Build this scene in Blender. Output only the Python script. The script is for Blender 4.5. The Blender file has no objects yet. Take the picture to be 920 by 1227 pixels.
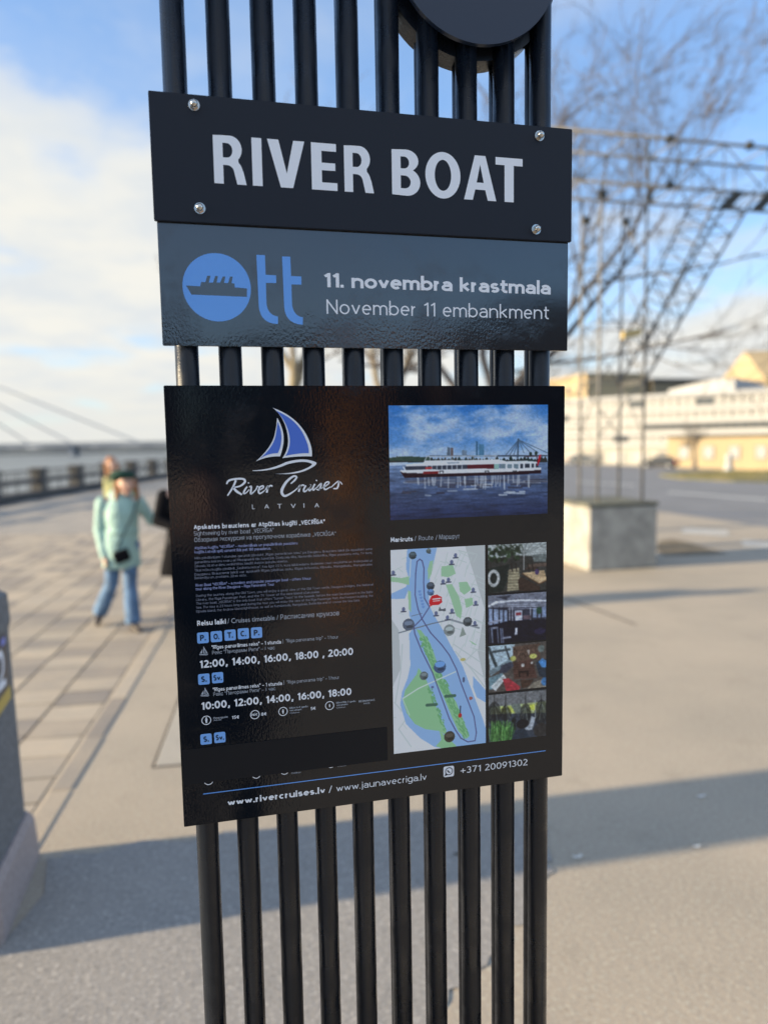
import bpy, bmesh, math, random
import numpy as np
from math import radians, sin, cos, pi, sqrt, atan2
from mathutils import Vector, Matrix
random.seed(7)
rng = np.random.default_rng(5)
scn = bpy.context.scene
COL = scn.collection

# ------------------------------------------------------------------ camera
F_PX = 863.4
CAM = Vector((0.0, -1.10, 1.80))
YAW, PITCH, ROLL = radians(-13.50), radians(5.583), radians(-1.0)
fw = Vector((-sin(YAW) * cos(PITCH), cos(YAW) * cos(PITCH), -sin(PITCH)))
r0 = Vector((cos(YAW), sin(YAW), 0)); u0 = r0.cross(fw)
rt = cos(ROLL) * r0 + sin(ROLL) * u0; up = -sin(ROLL) * r0 + cos(ROLL) * u0
cd = bpy.data.cameras.new('camera'); cam = bpy.data.objects.new('camera', cd); COL.objects.link(cam)
cam.matrix_world = Matrix(((rt.x, up.x, -fw.x, CAM.x), (rt.y, up.y, -fw.y, CAM.y), (rt.z, up.z, -fw.z, CAM.z), (0, 0, 0, 1)))
cd.sensor_fit = 'HORIZONTAL'; cd.sensor_width = 36; cd.lens = F_PX / 920 * 36
cd.clip_start = 0.05; cd.clip_end = 9000
cd.dof.use_dof = True; cd.dof.focus_distance = 1.15; cd.dof.aperture_fstop = 2.6
scn.camera = cam

# ------------------------------------------------------------------ light
SUN_EL, SUN_HEAD = radians(14.0), radians(-2.0)      # heading in which shadows travel, from +X
SKY_STRENGTH = 0.060
scn.view_settings.view_transform = 'Standard'; scn.view_settings.look = 'None'
scn.view_settings.exposure = 1.32; scn.view_settings.gamma = 1.0
ld = bpy.data.lights.new('sun', 'SUN'); ld.energy = 4.4; ld.angle = radians(1.3); ld.color = (1.0, 0.82, 0.56)
sun = bpy.data.objects.new('sun', ld); COL.objects.link(sun)
sd = Vector((cos(SUN_EL) * cos(SUN_HEAD), cos(SUN_EL) * sin(SUN_HEAD), -sin(SUN_EL)))
sun.rotation_euler = sd.to_track_quat('-Z', 'Y').to_euler(); sun.location = (-30, 0, 20)

world = bpy.data.worlds.new('World'); scn.world = world; world.use_nodes = True
wt = world.node_tree; wt.nodes.clear()


class NT:
    """tiny helper for node maths"""
    def __init__(s, t): s.t = t
    def n(s, typ, **k):
        nd = s.t.nodes.new(typ)
        for a, b in k.items(): setattr(nd, a, b)
        return nd
    def put(s, sock, v):
        if isinstance(v, (int, float)): sock.default_value = v
        elif isinstance(v, (tuple, list)): sock.default_value = v
        else: s.t.links.new(v, sock)
    def m(s, op, a, b=0.0, c=0.0, clamp=False):
        nd = s.n('ShaderNodeMath', operation=op, use_clamp=clamp)
        s.put(nd.inputs[0], a); s.put(nd.inputs[1], b); s.put(nd.inputs[2], c)
        return nd.outputs[0]
    def step(s, v, lo, hi, a=0.0, b=1.0):
        nd = s.n('ShaderNodeMapRange', interpolation_type='SMOOTHSTEP')
        for i, x in enumerate((v, lo, hi, a, b)): s.put(nd.inputs[i], x)
        return nd.outputs[0]
    def mix(s, f, a, b, blend='MIX'):
        nd = s.n('ShaderNodeMix', data_type='RGBA', blend_type=blend)
        s.put(nd.inputs[0], f); s.put(nd.inputs[6], a); s.put(nd.inputs[7], b)
        return nd.outputs[2]
    def noise(s, vec, scale, detail=4, rough=.55, dist=0.0):
        nd = s.n('ShaderNodeTexNoise')
        if vec is not None: s.t.links.new(vec, nd.inputs['Vector'])
        nd.inputs['Scale'].default_value = scale; nd.inputs['Detail'].default_value = detail
        nd.inputs['Roughness'].default_value = rough; nd.inputs['Distortion'].default_value = dist
        return nd.outputs['Fac']


def c4(c): return (c[0], c[1], c[2], 1.0)


W_ = NT(wt)
sky = W_.n('ShaderNodeTexSky', sky_type='NISHITA', sun_disc=False)
sky.sun_elevation = SUN_EL
sky.sun_rotation = atan2(-sd.x, -sd.y)                 # azimuth of the sun, clockwise from +Y
sky.air_density = 1.0; sky.dust_density = 0.6; sky.ozone_density = 2.2
tc = W_.n('ShaderNodeTexCoord')
sp = W_.n('ShaderNodeSeparateXYZ'); wt.links.new(tc.outputs['Generated'], sp.inputs[0])
X, Y, Z = sp.outputs
den = W_.m('ADD', W_.m('MAXIMUM', Z, 0.0), 0.16)
cb = W_.n('ShaderNodeCombineXYZ')
W_.put(cb.inputs[0], W_.m('DIVIDE', X, den)); W_.put(cb.inputs[1], W_.m('DIVIDE', Y, den)); W_.put(cb.inputs[2], 0.0)
big = W_.noise(cb.outputs[0], 0.9, 6, .55, .3)
fine = W_.noise(cb.outputs[0], 2.6, 6, .6, .2)
nz = W_.m('ADD', W_.m('MULTIPLY', big, 0.7), W_.m('MULTIPLY', fine, 0.3))
lim = W_.step(X, -0.02, 0.42, 0.42, 0.205)              # cloud bank stands higher towards the river
hgt = W_.m('ADD', Z, W_.m('MULTIPLY', W_.m('SUBTRACT', nz, 0.5), 0.75))
cov = W_.step(W_.m('SUBTRACT', hgt, lim), 0.05, -0.09)
thin = W_.step(nz, 0.44, 0.66, 0.0, 0.38)               # veil of thin cloud higher up
cov = W_.m('MAXIMUM', cov, thin)
gap = W_.step(W_.noise(cb.outputs[0], 1.1, 4, .5, .1), 0.64, 0.52, 0.45, 1.0)
cov = W_.m('MULTIPLY', W_.m('MULTIPLY', cov, gap), W_.step(Y, -.5, .0, .12, 1.0))
rear = W_.m('MULTIPLY', W_.m('MULTIPLY', W_.step(Y, .0, -.4), W_.step(Z, .28, .46)), W_.step(nz, .36, .60, .15, .85))  # unseen high cloud behind the camera, added to brighten the sign's front
cov = W_.m('MAXIMUM', cov, rear)
low = W_.m('MULTIPLY', W_.step(Z, 0.13, 0.0), W_.step(Y, -.5, .0, .10, 1.0))
cov = W_.m('MAXIMUM', cov, W_.m('MULTIPLY', low, 0.92))
ccol = W_.mix(W_.step(fine, .30, .66), (5.2, 5.45, 5.6, 1), (6.2, 6.1, 5.65, 1))
ccol = W_.mix(W_.m('MULTIPLY', low, .8), ccol, (5.5, 5.5, 5.2, 1))
blue = W_.mix(.22, W_.mix(1.0, sky.outputs[0], (1.40, 1.65, 1.95, 1), 'MULTIPLY'), (3.9, 5.9, 9.2, 1))
skc = W_.mix(cov, blue, ccol)
bg = W_.n('ShaderNodeBackground'); bg.inputs[1].default_value = SKY_STRENGTH
wt.links.new(skc, bg.inputs[0])
wo = W_.n('ShaderNodeOutputWorld'); wt.links.new(bg.outputs[0], wo.inputs[0])
scn.cycles.use_denoising = True


# ------------------------------------------------------------------ measuring
def ray(px, py): return (px - 460) * rt + (613.5 - py) * up + F_PX * fw
def G(px, py, z=0.0):
    d = ray(px, py); return CAM + d * ((z - CAM.z) / d.z)
def GS(px, py):                                        # on the road, which falls away from x = 10.55
    d = ray(px, py); k = 0.045
    t = (-0.06 - k * (CAM.x - 10.55) - CAM.z) / (d.z + k * d.x)
    return CAM + d * t
def atd(px, py, D): return CAM + ray(px, py) * (D / F_PX)
def S(px, py):                                         # on the plane of the sign's panels (metres: x, z)
    d = ray(px, py); p = CAM + d * ((0 - CAM.y) / d.y); return (p.x, p.z)
def zm(x0, y0, s): return lambda p: S(x0 + p[0] / s, y0 + p[1] / s)


# ------------------------------------------------------------------ objects
def tag(o, label=None, cat=None, group=None, kind=None):
    if label: o['label'] = label
    if cat: o['category'] = cat
    if group: o['group'] = group
    if kind: o['kind'] = kind
    return o
def link(name, data, parent=None, loc=None):
    o = bpy.data.objects.new(name, data); COL.objects.link(o)
    if parent: o.parent = parent
    if loc is not None: o.location = loc
    return o
def empty(name, loc, label, cat, group=None, rz=0):
    o = link(name, None, None, loc); o.rotation_euler[2] = rz; o.empty_display_size = .2
    return tag(o, label, cat, group)
def mobj(name, bm, mat, parent=None, loc=None, smooth=False):
    me = bpy.data.meshes.new(name); bm.to_mesh(me); bm.free()
    for m in (mat if isinstance(mat, (list, tuple)) else [mat]): me.materials.append(m)
    if smooth: me.shade_smooth()
    return link(name, me, parent, loc)
def struct(name, bm, mat, **k):
    return tag(mobj(name, bm, mat, **k), kind='structure')
def copy_tree(o, parent=None):
    c = o.copy(); COL.objects.link(c)
    if parent: c.parent = parent
    for ch in list(o.children): copy_tree(ch, c)
    return c

def box(bm, x0, x1, y0, y1, z0, z1, mi=0):
    v = [bm.verts.new((x, y, z)) for z in (z0, z1) for y in (y0, y1) for x in (x0, x1)]
    fs = []
    for f in ((0, 2, 3, 1), (4, 5, 7, 6), (0, 1, 5, 4), (1, 3, 7, 5), (3, 2, 6, 7), (2, 0, 4, 6)):
        fc = bm.faces.new([v[i] for i in f]); fc.material_index = mi; fs.append(fc)
    return v
def bevbox(bm, x0, x1, y0, y1, z0, z1, b=.01, seg=2):
    t = bmesh.new(); box(t, x0, x1, y0, y1, z0, z1)
    bmesh.ops.bevel(t, geom=t.edges[:], offset=b, segments=seg, affect='EDGES', profile=.5)
    me = bpy.data.meshes.new('t'); t.to_mesh(me); t.free(); bm.from_mesh(me); bpy.data.meshes.remove(me)
def tube(bm, pts, rad, n=8, caps=True):
    pts = [Vector(p) for p in pts]
    if not isinstance(rad, (list, tuple)): rad = [rad] * len(pts)
    rings = []; ref = None
    for i, p in enumerate(pts):
        t = (pts[min(i + 1, len(pts) - 1)] - pts[max(i - 1, 0)])
        t = t.normalized() if t.length > 1e-9 else Vector((0, 0, 1))
        if ref is None: ref = Vector((0, 0, 1)) if abs(t.z) < .9 else Vector((1, 0, 0))
        a = t.cross(ref).normalized(); b = t.cross(a).normalized(); ref = -b if False else ref
        rings.append([bm.verts.new(p + rad[i] * (cos(2 * pi * k / n) * a + sin(2 * pi * k / n) * b)) for k in range(n)])
    for A, B in zip(rings, rings[1:]):
        for k in range(n):
            f = bm.faces.new((A[k], A[(k + 1) % n], B[(k + 1) % n], B[k])); f.smooth = True
    if caps and n > 2:
        bm.faces.new(rings[0][::-1]); bm.faces.new(rings[-1])
def poly3(bm, pts, mi=0):
    f = bm.faces.new([bm.verts.new(p) for p in pts]); f.material_index = mi; return f
def prism_y(bm, pts, y0, y1):                          # outline in x,z, extruded in y
    a = [bm.verts.new((x, y0, z)) for x, z in pts]; b = [bm.verts.new((x, y1, z)) for x, z in pts]
    bm.faces.new(a); bm.faces.new(b[::-1]); n = len(pts)
    for i in range(n): bm.faces.new((a[i], b[i], b[(i + 1) % n], a[(i + 1) % n]))
def sphere(bm, c, rx, ry=None, rz=None, seg=16, rings=10):
    ry = ry or rx; rz = rz or rx
    bmesh.ops.create_uvsphere(bm, u_segments=seg, v_segments=rings, radius=1,
                              matrix=Matrix.Translation(c) @ Matrix.Diagonal((rx, ry, rz, 1)))
def capsule(bm, a, ra, b, rb, n=12):
    a, b = Vector(a), Vector(b)
    sphere(bm, a, ra, seg=n, rings=8); sphere(bm, b, rb, seg=n, rings=8)
    if (b - a).length > 1e-6: tube(bm, [a, b], [ra, rb], n)
def remesh(name, bm, mat, parent, vox, smooth=6, loc=None):
    """melt overlapping shapes into ONE continuous skin"""
    me = bpy.data.meshes.new(name); bm.to_mesh(me); bm.free()
    o = bpy.data.objects.new(name + '_raw', me); COL.objects.link(o)
    m = o.modifiers.new('r', 'REMESH'); m.mode = 'VOXEL'; m.voxel_size = vox
    s = o.modifiers.new('s', 'SMOOTH'); s.factor = .5; s.iterations = smooth
    dg = bpy.context.evaluated_depsgraph_get()
    m2 = bpy.data.meshes.new_from_object(o.evaluated_get(dg)); m2.name = name
    bpy.data.objects.remove(o); bpy.data.meshes.remove(me)
    m2.materials.clear(); m2.materials.append(mat); m2.shade_smooth()
    return link(name, m2, parent, loc)


# ------------------------------------------------------------------ materials
def mat(name, col, rough=.6, spec=.5, metal=0, coat=0, var=.0, vscale=5, bump=0, bscale=50, bdist=.002, col2=None, objrand=0, det=5):
    m = bpy.data.materials.new(name); m.use_nodes = True; t = m.node_tree; b = t.nodes['Principled BSDF']
    N = NT(t); tcn = N.n('ShaderNodeTexCoord'); v = tcn.outputs['Object']
    b.inputs['Roughness'].default_value = rough; b.inputs['Metallic'].default_value = metal
    b.inputs['Specular IOR Level'].default_value = spec
    b.inputs['Coat Weight'].default_value = coat; b.inputs['Coat Roughness'].default_value = .08
    c = c4(col)
    if var or col2 or objrand:
        c2 = c4(col2) if col2 else c4([x * (1 - var) for x in col])
        out = N.mix(N.step(N.noise(v, vscale, det, .6), .32, .68), c, c2)
        if objrand:
            oi = N.n('ShaderNodeObjectInfo')
            g = N.m('ADD', N.m('MULTIPLY', oi.outputs['Random'], objrand), 1 - objrand / 2)
            cc = N.n('ShaderNodeCombineColor'); [N.put(cc.inputs[i], g) for i in range(3)]
            out = N.mix(1.0, out, cc.outputs[0], 'MULTIPLY')
        t.links.new(out, b.inputs['Base Color'])
    else: b.inputs['Base Color'].default_value = c
    if bump:
        bn = N.n('ShaderNodeBump'); bn.inputs['Strength'].default_value = bump; bn.inputs['Distance'].default_value = bdist
        t.links.new(N.noise(v, bscale, 4, .6), bn.inputs['Height']); t.links.new(bn.outputs[0], b.inputs['Normal'])
    return m

def lacquer(name, col, rough=.07, spec=.5, ior=1.5, attr=None, ripple=1.0, gain=1.0, upper=None):
    """printed sheet under gloss varnish with orange-peel ripples; in world metres"""
    m = bpy.data.materials.new(name); m.use_nodes = True; t = m.node_tree; b = t.nodes['Principled BSDF']
    N = NT(t); g = N.n('ShaderNodeNewGeometry').outputs['Position']
    b.inputs['Roughness'].default_value = rough; b.inputs['IOR'].default_value = ior; b.inputs['Specular IOR Level'].default_value = spec
    if attr:
        a = N.n('ShaderNodeVertexColor', layer_name='print')
        t.links.new(a.outputs['Color'], b.inputs['Base Color'])
    else: b.inputs['Base Color'].default_value = c4(col)
    t.links.new(N.m('ADD', rough, N.m('MULTIPLY', N.step(N.noise(g, 11, 6, .65), .48, .72), .16)), b.inputs['Roughness'])
    if name.endswith('lacquer'):                       # dust specks and fine scuffs on the sheet
        sp_1 = N.step(N.noise(g, 330, 2, .6), .70, .76); mq_ = N.n('ShaderNodeMapping'); t.links.new(g, mq_.inputs[0]); mq_.inputs['Rotation'].default_value = (0, .6, 0); mq_.inputs['Scale'].default_value = (1, 1, 14)
        sc_1 = N.m('MULTIPLY', N.step(N.noise(mq_.outputs[0], 18, 3, .6), .69, .74), .5)
        dust = N.m('MULTIPLY', N.m('MAXIMUM', sp_1, sc_1), N.step(N.noise(g, 5, 4, .6), .40, .65, .05, .5))
        t.links.new(N.mix(dust, c4(col), (.10, .105, .11, 1)), b.inputs['Base Color'])
    if ripple:
        mp = N.n('ShaderNodeMapping'); t.links.new(g, mp.inputs[0]); mp.inputs['Scale'].default_value = (1.25, 1, .8)
        peel = N.noise(mp.outputs[0], 230, 2, .5)
        mask = N.step(N.noise(g, 6.5, 3, .5), .40, .60, .18, 1.0)
        if upper is not None:
            sx = N.n('ShaderNodeSeparateXYZ'); t.links.new(g, sx.inputs[0]); mask = N.m('MULTIPLY', mask, N.step(sx.outputs[2], 2.05, 1.96, upper, 1.0))
        bn = N.n('ShaderNodeBump'); bn.inputs['Distance'].default_value = .00045
        t.links.new(N.m('MULTIPLY', mask, ripple), bn.inputs['Strength'])
        wav = N.noise(g, 22, 2, .5)
        h = N.m('ADD', peel, N.m('MULTIPLY', wav, 1.3))
        t.links.new(h, bn.inputs['Height']); t.links.new(bn.outputs[0], b.inputs['Normal'])
    return m

M = {}
M['bar'] = mat('black_gloss_paint', (.006, .009, .015), rough=.26, spec=.4, bump=.35, bscale=90, bdist=.001)
_b = M['bar'].node_tree; _N = NT(_b); _g = _N.n('ShaderNodeNewGeometry').outputs['Position']
_mp = _N.n('ShaderNodeMapping'); _mp.inputs['Scale'].default_value = (1, 1, .09); _b.links.new(_g, _mp.inputs[0])
_bn = [n for n in _b.nodes if n.type == 'BUMP'][0]; _b.links.new(_N.m('ADD', _N.m('MULTIPLY', _N.noise(_mp.outputs[0], 130, 3, .55), 1.2), _N.m('MULTIPLY', _N.noise(_g, 420, 2, .6), .35)), _bn.inputs['Height']); _bn.inputs['Strength'].default_value = .5
_b.links.new(_N.step(_N.noise(_g, 14, 4, .6), .35, .7, .22, .48), _b.nodes['Principled BSDF'].inputs['Roughness']); _b.nodes['Principled BSDF'].inputs['Specular IOR Level'].default_value = .42
M['panel_matt'] = mat('navy_satin_panel', (.0075, .0115, .022), rough=.55, spec=.36, bump=.05, bscale=600, bdist=.0004)
M['panel_street'] = lacquer('street_panel_lacquer', (.019, .021, .025), rough=.09, ior=2.0, ripple=.55, upper=.15)
M['panel_poster'] = lacquer('poster_lacquer', (.0038, .0062, .0105), rough=.085, ior=1.52, ripple=.45)
M['panel_edge'] = mat('panel_edge', (.02, .022, .026), rough=.5)
M['white_matt'] = mat('white_lettering', (.86, .89, .95), rough=.6)
M['white_gloss'] = lacquer('white_print', (.86, .89, .95), ior=1.5, ripple=.6)
M['grey_gloss'] = lacquer('grey_print', (.42, .46, .53), ior=1.5, ripple=.6)
M['dim_gloss'] = lacquer('dim_print', (.26, .28, .36), ior=1.5, ripple=.6)
M['violet_gloss'] = lacquer('pale_violet_print', (.30, .34, .58), ior=1.5, ripple=.6)
M['blue_gloss'] = lacquer('sky_blue_print', (.135, .36, .86), ior=1.6, ripple=.6)
M['sail_gloss'] = lacquer('sail_blue_print', (.10, .20, .68), ior=1.5, ripple=.5)
M['chip_gloss'] = lacquer('chip_blue_print', (.22, .45, .90), ior=1.5, ripple=.5)
M['ink'] = lacquer('dark_ink', (.010, .016, .03), ior=1.5, ripple=.5)
M['photo'] = lacquer('photo_print', (1, 1, 1), attr=True, ior=1.45, rough=.12, ripple=.5)
PGAIN = 1.2
M['tape'] = mat('black_cover_tape', (.004, .006, .010), rough=.45, spec=.3)
M['steel'] = mat('stainless_nut', (.62, .60, .56), rough=.22, metal=1)
M['disc'] = mat('blue_black_disc', (.014, .026, .055), rough=.42, spec=.6)

# ------------------------------------------------------------------ the sign
SIGN = empty('information_sign', (.26, .02, 0), 'tall black river cruise sign of ten upright steel bars carrying three dark panels', 'sign')
SL = Vector(SIGN.location)
def spart(name, bm, mt, parent=None, smooth=False):
    """geometry given in world metres, parented without offset"""
    o = mobj(name, bm, mt, parent or SIGN, smooth=smooth)
    if parent is None or parent is SIGN: o.location = -SL
    return o
BARX = [-0.0265 + i * 0.0629 for i in range(10)]
def bar_bm():
    bm = bmesh.new()
    tube(bm, [(0, .0232, 0.03), (0, .0232, 2.995)], .0172, 22)
    tube(bm, [(0, .0500, 0.03), (0, .0500, 2.99)], .0135, 18)
    return bm
b0 = mobj('bar', bar_bm(), M['bar'], SIGN)
for i, x in enumerate(BARX):
    o = b0 if i == 0 else b0.copy()
    if i: COL.objects.link(o); o.parent = SIGN
    o.location = (x - SL.x, -SL.y, 0)
bm = bmesh.new(); bevbox(bm, -.08, .60, -.05, .13, 0, .03, .004); spart('base_plate', bm, M['bar'])
bm = bmesh.new(); bevbox(bm, -.05, .565, .002, .072, 2.992, 3.02, .003); spart('top_cap', bm, M['bar'])
bm = bmesh.new(); bevbox(bm, -.035, .55, .067, .082, .28, .32, .003); spart('cross_bar', bm, M['bar']); bm = bmesh.new(); bevbox(bm, -.035, .55, .067, .082, 2.16, 2.19, .003); spart('cross_bar', bm, M['bar'])

def rrect(x0, x1, z0, z1, r, n=4):
    pts = []
    for cx, cz, a0 in ((x1 - r, z1 - r, 0), (x0 + r, z1 - r, 90), (x0 + r, z0 + r, 180), (x1 - r, z0 + r, 270)):
        for k in range(n + 1):
            a = radians(a0 + 90 * k / n); pts.append((cx + r * cos(a), cz + r * sin(a)))
    return pts
def panel(name, x0, x1, z0, z1, y0, y1, mt):
    bm = bmesh.new(); prism_y(bm, rrect(x0, x1, z0, z1, .0018), y0, y1)
    bmesh.ops.bevel(bm, geom=[e for e in bm.edges if abs(e.verts[0].co.y - y0) < 1e-6 and abs(e.verts[1].co.y - y0) < 1e-6],
                    offset=.0007, segments=2, affect='EDGES')
    bmesh.ops.recalc_face_normals(bm, faces=bm.faces)
    return spart(name, bm, mt)
ZC = 1.8
P1 = panel('name_panel', -.0625, .5816, ZC + .3158, ZC + .4900, -.006, -.0006, M['panel_matt'])
P2 = panel('street_panel', -.0590, .5790, ZC + .1435, ZC + .3172, 0, .005, M['panel_street'])
P3 = panel('poster_panel', -.0605, .5750, ZC - .5850, ZC + .0865, 0, .005, M['panel_poster'])
P1['label'] = 'matt navy panel with big white lettering and four steel nuts'
P3['label'] = 'large glossy black poster panel with map, photographs and timetable'

def flat_curve(splines, name, mt, parent, y, hole=True):
    """filled flat outline(s) in x,z"""
    cu = bpy.data.curves.new(name, 'CURVE'); cu.dimensions = '2D'; cu.fill_mode = 'BOTH'
    for pts in splines:
        s = cu.splines.new('POLY'); s.points.add(len(pts) - 1); s.use_cyclic_u = True
        for p, q in zip(s.points, pts): p.co = (q[0], q[1], 0, 1)
    return curve_mesh(cu, name, mt, parent, (0, y, 0))
def curve_mesh(cu, name, mt, parent, loc, sx=1, sz=1):
    o = bpy.data.objects.new('t', cu); COL.objects.link(o)
    dg = bpy.context.evaluated_depsgraph_get(); me = bpy.data.meshes.new_from_object(o.evaluated_get(dg)); me.name = name
    bpy.data.objects.remove(o)
    me.transform(Matrix(((sx, 0, 0, loc[0]), (0, 0, -1, loc[1]), (0, sz, 0, loc[2]), (0, 0, 0, 1))))
    me.materials.clear(); me.materials.append(mt)
    return link(name, me, parent)
def merge(name, objs, mt, parent):
    bm = bmesh.new()
    for o in objs: bm.from_mesh(o.data); bpy.data.objects.remove(o)
    return mobj(name, bm, mt, parent)
def text(body, a, b, cap, mt, parent, bold=0.0, y=-.0003, name='lettering', res=3, spacing=1.0):
    """a, b: left and right ends of the baseline on the panel (x, z); cap: capital height in metres"""
    cu = bpy.data.curves.new(name, 'FONT'); cu.body = body; cu.size = 1; cu.resolution_u = res; cu.offset = bold
    cu.space_character = spacing
    o = bpy.data.objects.new('t', cu); COL.objects.link(o)
    dg = bpy.context.evaluated_depsgraph_get(); me = bpy.data.meshes.new_from_object(o.evaluated_get(dg)); me.name = name
    bpy.data.objects.remove(o)
    if not len(me.vertices): return None
    co = np.empty(len(me.vertices) * 3, 'f'); me.vertices.foreach_get('co', co); co = co.reshape(-1, 3)
    x0, x1 = co[:, 0].min(), co[:, 0].max(); H = 0.729
    sx = (b[0] - a[0]) / max(x1 - x0, 1e-6); sz = cap / H; zb = (a[1] + b[1]) / 2
    out = np.stack([a[0] + (co[:, 0] - x0) * sx, np.full(len(co), y), zb + co[:, 1] * sz], 1)
    me.vertices.foreach_set('co', out.astype('f').ravel())
    me.materials.clear(); me.materials.append(mt)
    return link(name, me, parent)

# --- name panel: RIVER BOAT drawn letter by letter
def arc(cx, cy, rx, ry, a0, a1, n=12): return [(cx + rx * cos(radians(a0 + (a1 - a0) * k / n)), cy + ry * sin(radians(a0 + (a1 - a0) * k / n))) for k in range(n + 1)]
# --- a plain sans drawn with the pen: each glyph = (width, strokes); pen thickness gives regular or bold
def _A(cx, cy, rx, ry, a0, a1, n=9): return arc(cx, cy, rx, ry, a0, a1, n)
_V = lambda x, y0, y1: [(x, y0), (x, y1)]
LOW = {
 'a': (.47, [[(.04, .84)] + _A(.50, .60, .50, .40, 118, 0) + [(1, 0)], [(1, .58), (.62, .58)] + _A(.46, .29, .46, .29, 90, 270) + _A(.55, .35, .45, .35, 280, 350, 4)]),
 'b': (.52, [_V(0, 0, 1.45), _A(.46, .5, .54, .5, 170, -170, 16)]), 'c': (.42, [_A(.55, .5, .55, .5, 52, 308, 14)]),
 'd': (.52, [_V(1, 0, 1.45), _A(.54, .5, .54, .5, 10, 350, 16)]), 'e': (.48, [[(.04, .52), (.98, .52)], _A(.5, .5, .5, .5, 4, 312, 16)]),
 'f': (.30, [[(.42, 0), (.42, 1.1)] + _A(.90, 1.12, .48, .33, 180, 100, 5), [(0, 1), (.95, 1)]]),
 'g': (.52, [[(1, 1), (1, 0)] + _A(.48, -.02, .52, .38, 0, -140, 8), _A(.54, .5, .54, .5, 10, 350, 16)]),
 'h': (.50, [_V(0, 0, 1.45), _A(.5, .62, .5, .38, 180, 0) + [(1, 0)]]), 'i': (0, [_V(0, 0, 1), [(0, 1.33), (0, 1.37)]]), 'j': (.10, [[(1, 1), (1, -.2), (0, -.36)], [(1, 1.33), (1, 1.37)]]),
 'k': (.45, [_V(0, 0, 1.45), [(.95, 1), (.05, .48)], [(.25, .60), (1, 0)]]), 'l': (0, [_V(0, 0, 1.45)]),
 'm': (.82, [_V(0, 0, 1), _A(.25, .64, .25, .36, 180, 0) + [(.5, 0)], _A(.75, .64, .25, .36, 180, 0) + [(1, 0)]]), 'n': (.50, [_V(0, 0, 1), _A(.5, .62, .5, .38, 180, 0) + [(1, 0)]]),
 'o': (.53, [_A(.5, .5, .5, .5, 0, 360, 24)]), 'p': (.52, [_V(0, -.42, 1), _A(.46, .5, .54, .5, 170, -170, 16)]), 'q': (.52, [_V(1, -.42, 1), _A(.54, .5, .54, .5, 10, 350, 16)]),
 'r': (.22, [_V(0, 0, 1), _A(.95, .45, .95, .53, 170, 92, 6)]), 's': (.38, [_A(.5, .74, .46, .26, 30, 240, 9) + _A(.5, .25, .5, .25, 70, -150, 9)]),
 't': (.28, [[(.36, 1.3), (.36, .3)] + _A(.86, .30, .50, .30, 180, 275, 6), [(0, 1), (.98, 1)]]), 'u': (.50, [[(0, 1)] + _A(.5, .38, .5, .38, 180, 360), _V(1, 0, 1)]),
 'v': (.46, [[(0, 1), (.5, 0), (1, 1)]]), 'w': (.72, [[(0, 1), (.26, 0), (.5, .9), (.74, 0), (1, 1)]]), 'x': (.45, [[(0, 1), (1, 0)], [(0, 0), (1, 1)]]),
 'y': (.46, [[(0, 1), (.52, .02)], [(1, 1), (.42, -.25), (.12, -.40)]]), 'z': (.42, [[(0, 1), (1, 1), (0, 0), (1, 0)]]),
 '.': (0, [[(0, 0), (0, .03)]]), ',': (.08, [[(1, .10), (.9, -.02), (0, -.30)]]), ':': (0, [[(0, 0), (0, .03)], [(0, .84), (0, .87)]]), '-': (.25, [[(0, .5), (1, .5)]]), '–': (.4, [[(0, .5), (1, .5)]]),
 "'": (0, [_V(0, 1.1, 1.4)]), '"': (.18, [_V(0, 1.1, 1.4), _V(1, 1.1, 1.4)]), '“': (.18, [_V(0, 1.1, 1.4), _V(1, 1.1, 1.4)]), '„': (.2, [[(.2, .05), (0, -.25)], [(1, .05), (.8, -.25)]]), '+': (.5, [[(0, .62), (1, .62)], [(.5, .18), (.5, 1.08)]]), '/': (.34, [[(0, -.15), (1, 1.45)]]), '|': (0, [_V(0, -.3, 1.5)]),
}
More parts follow.
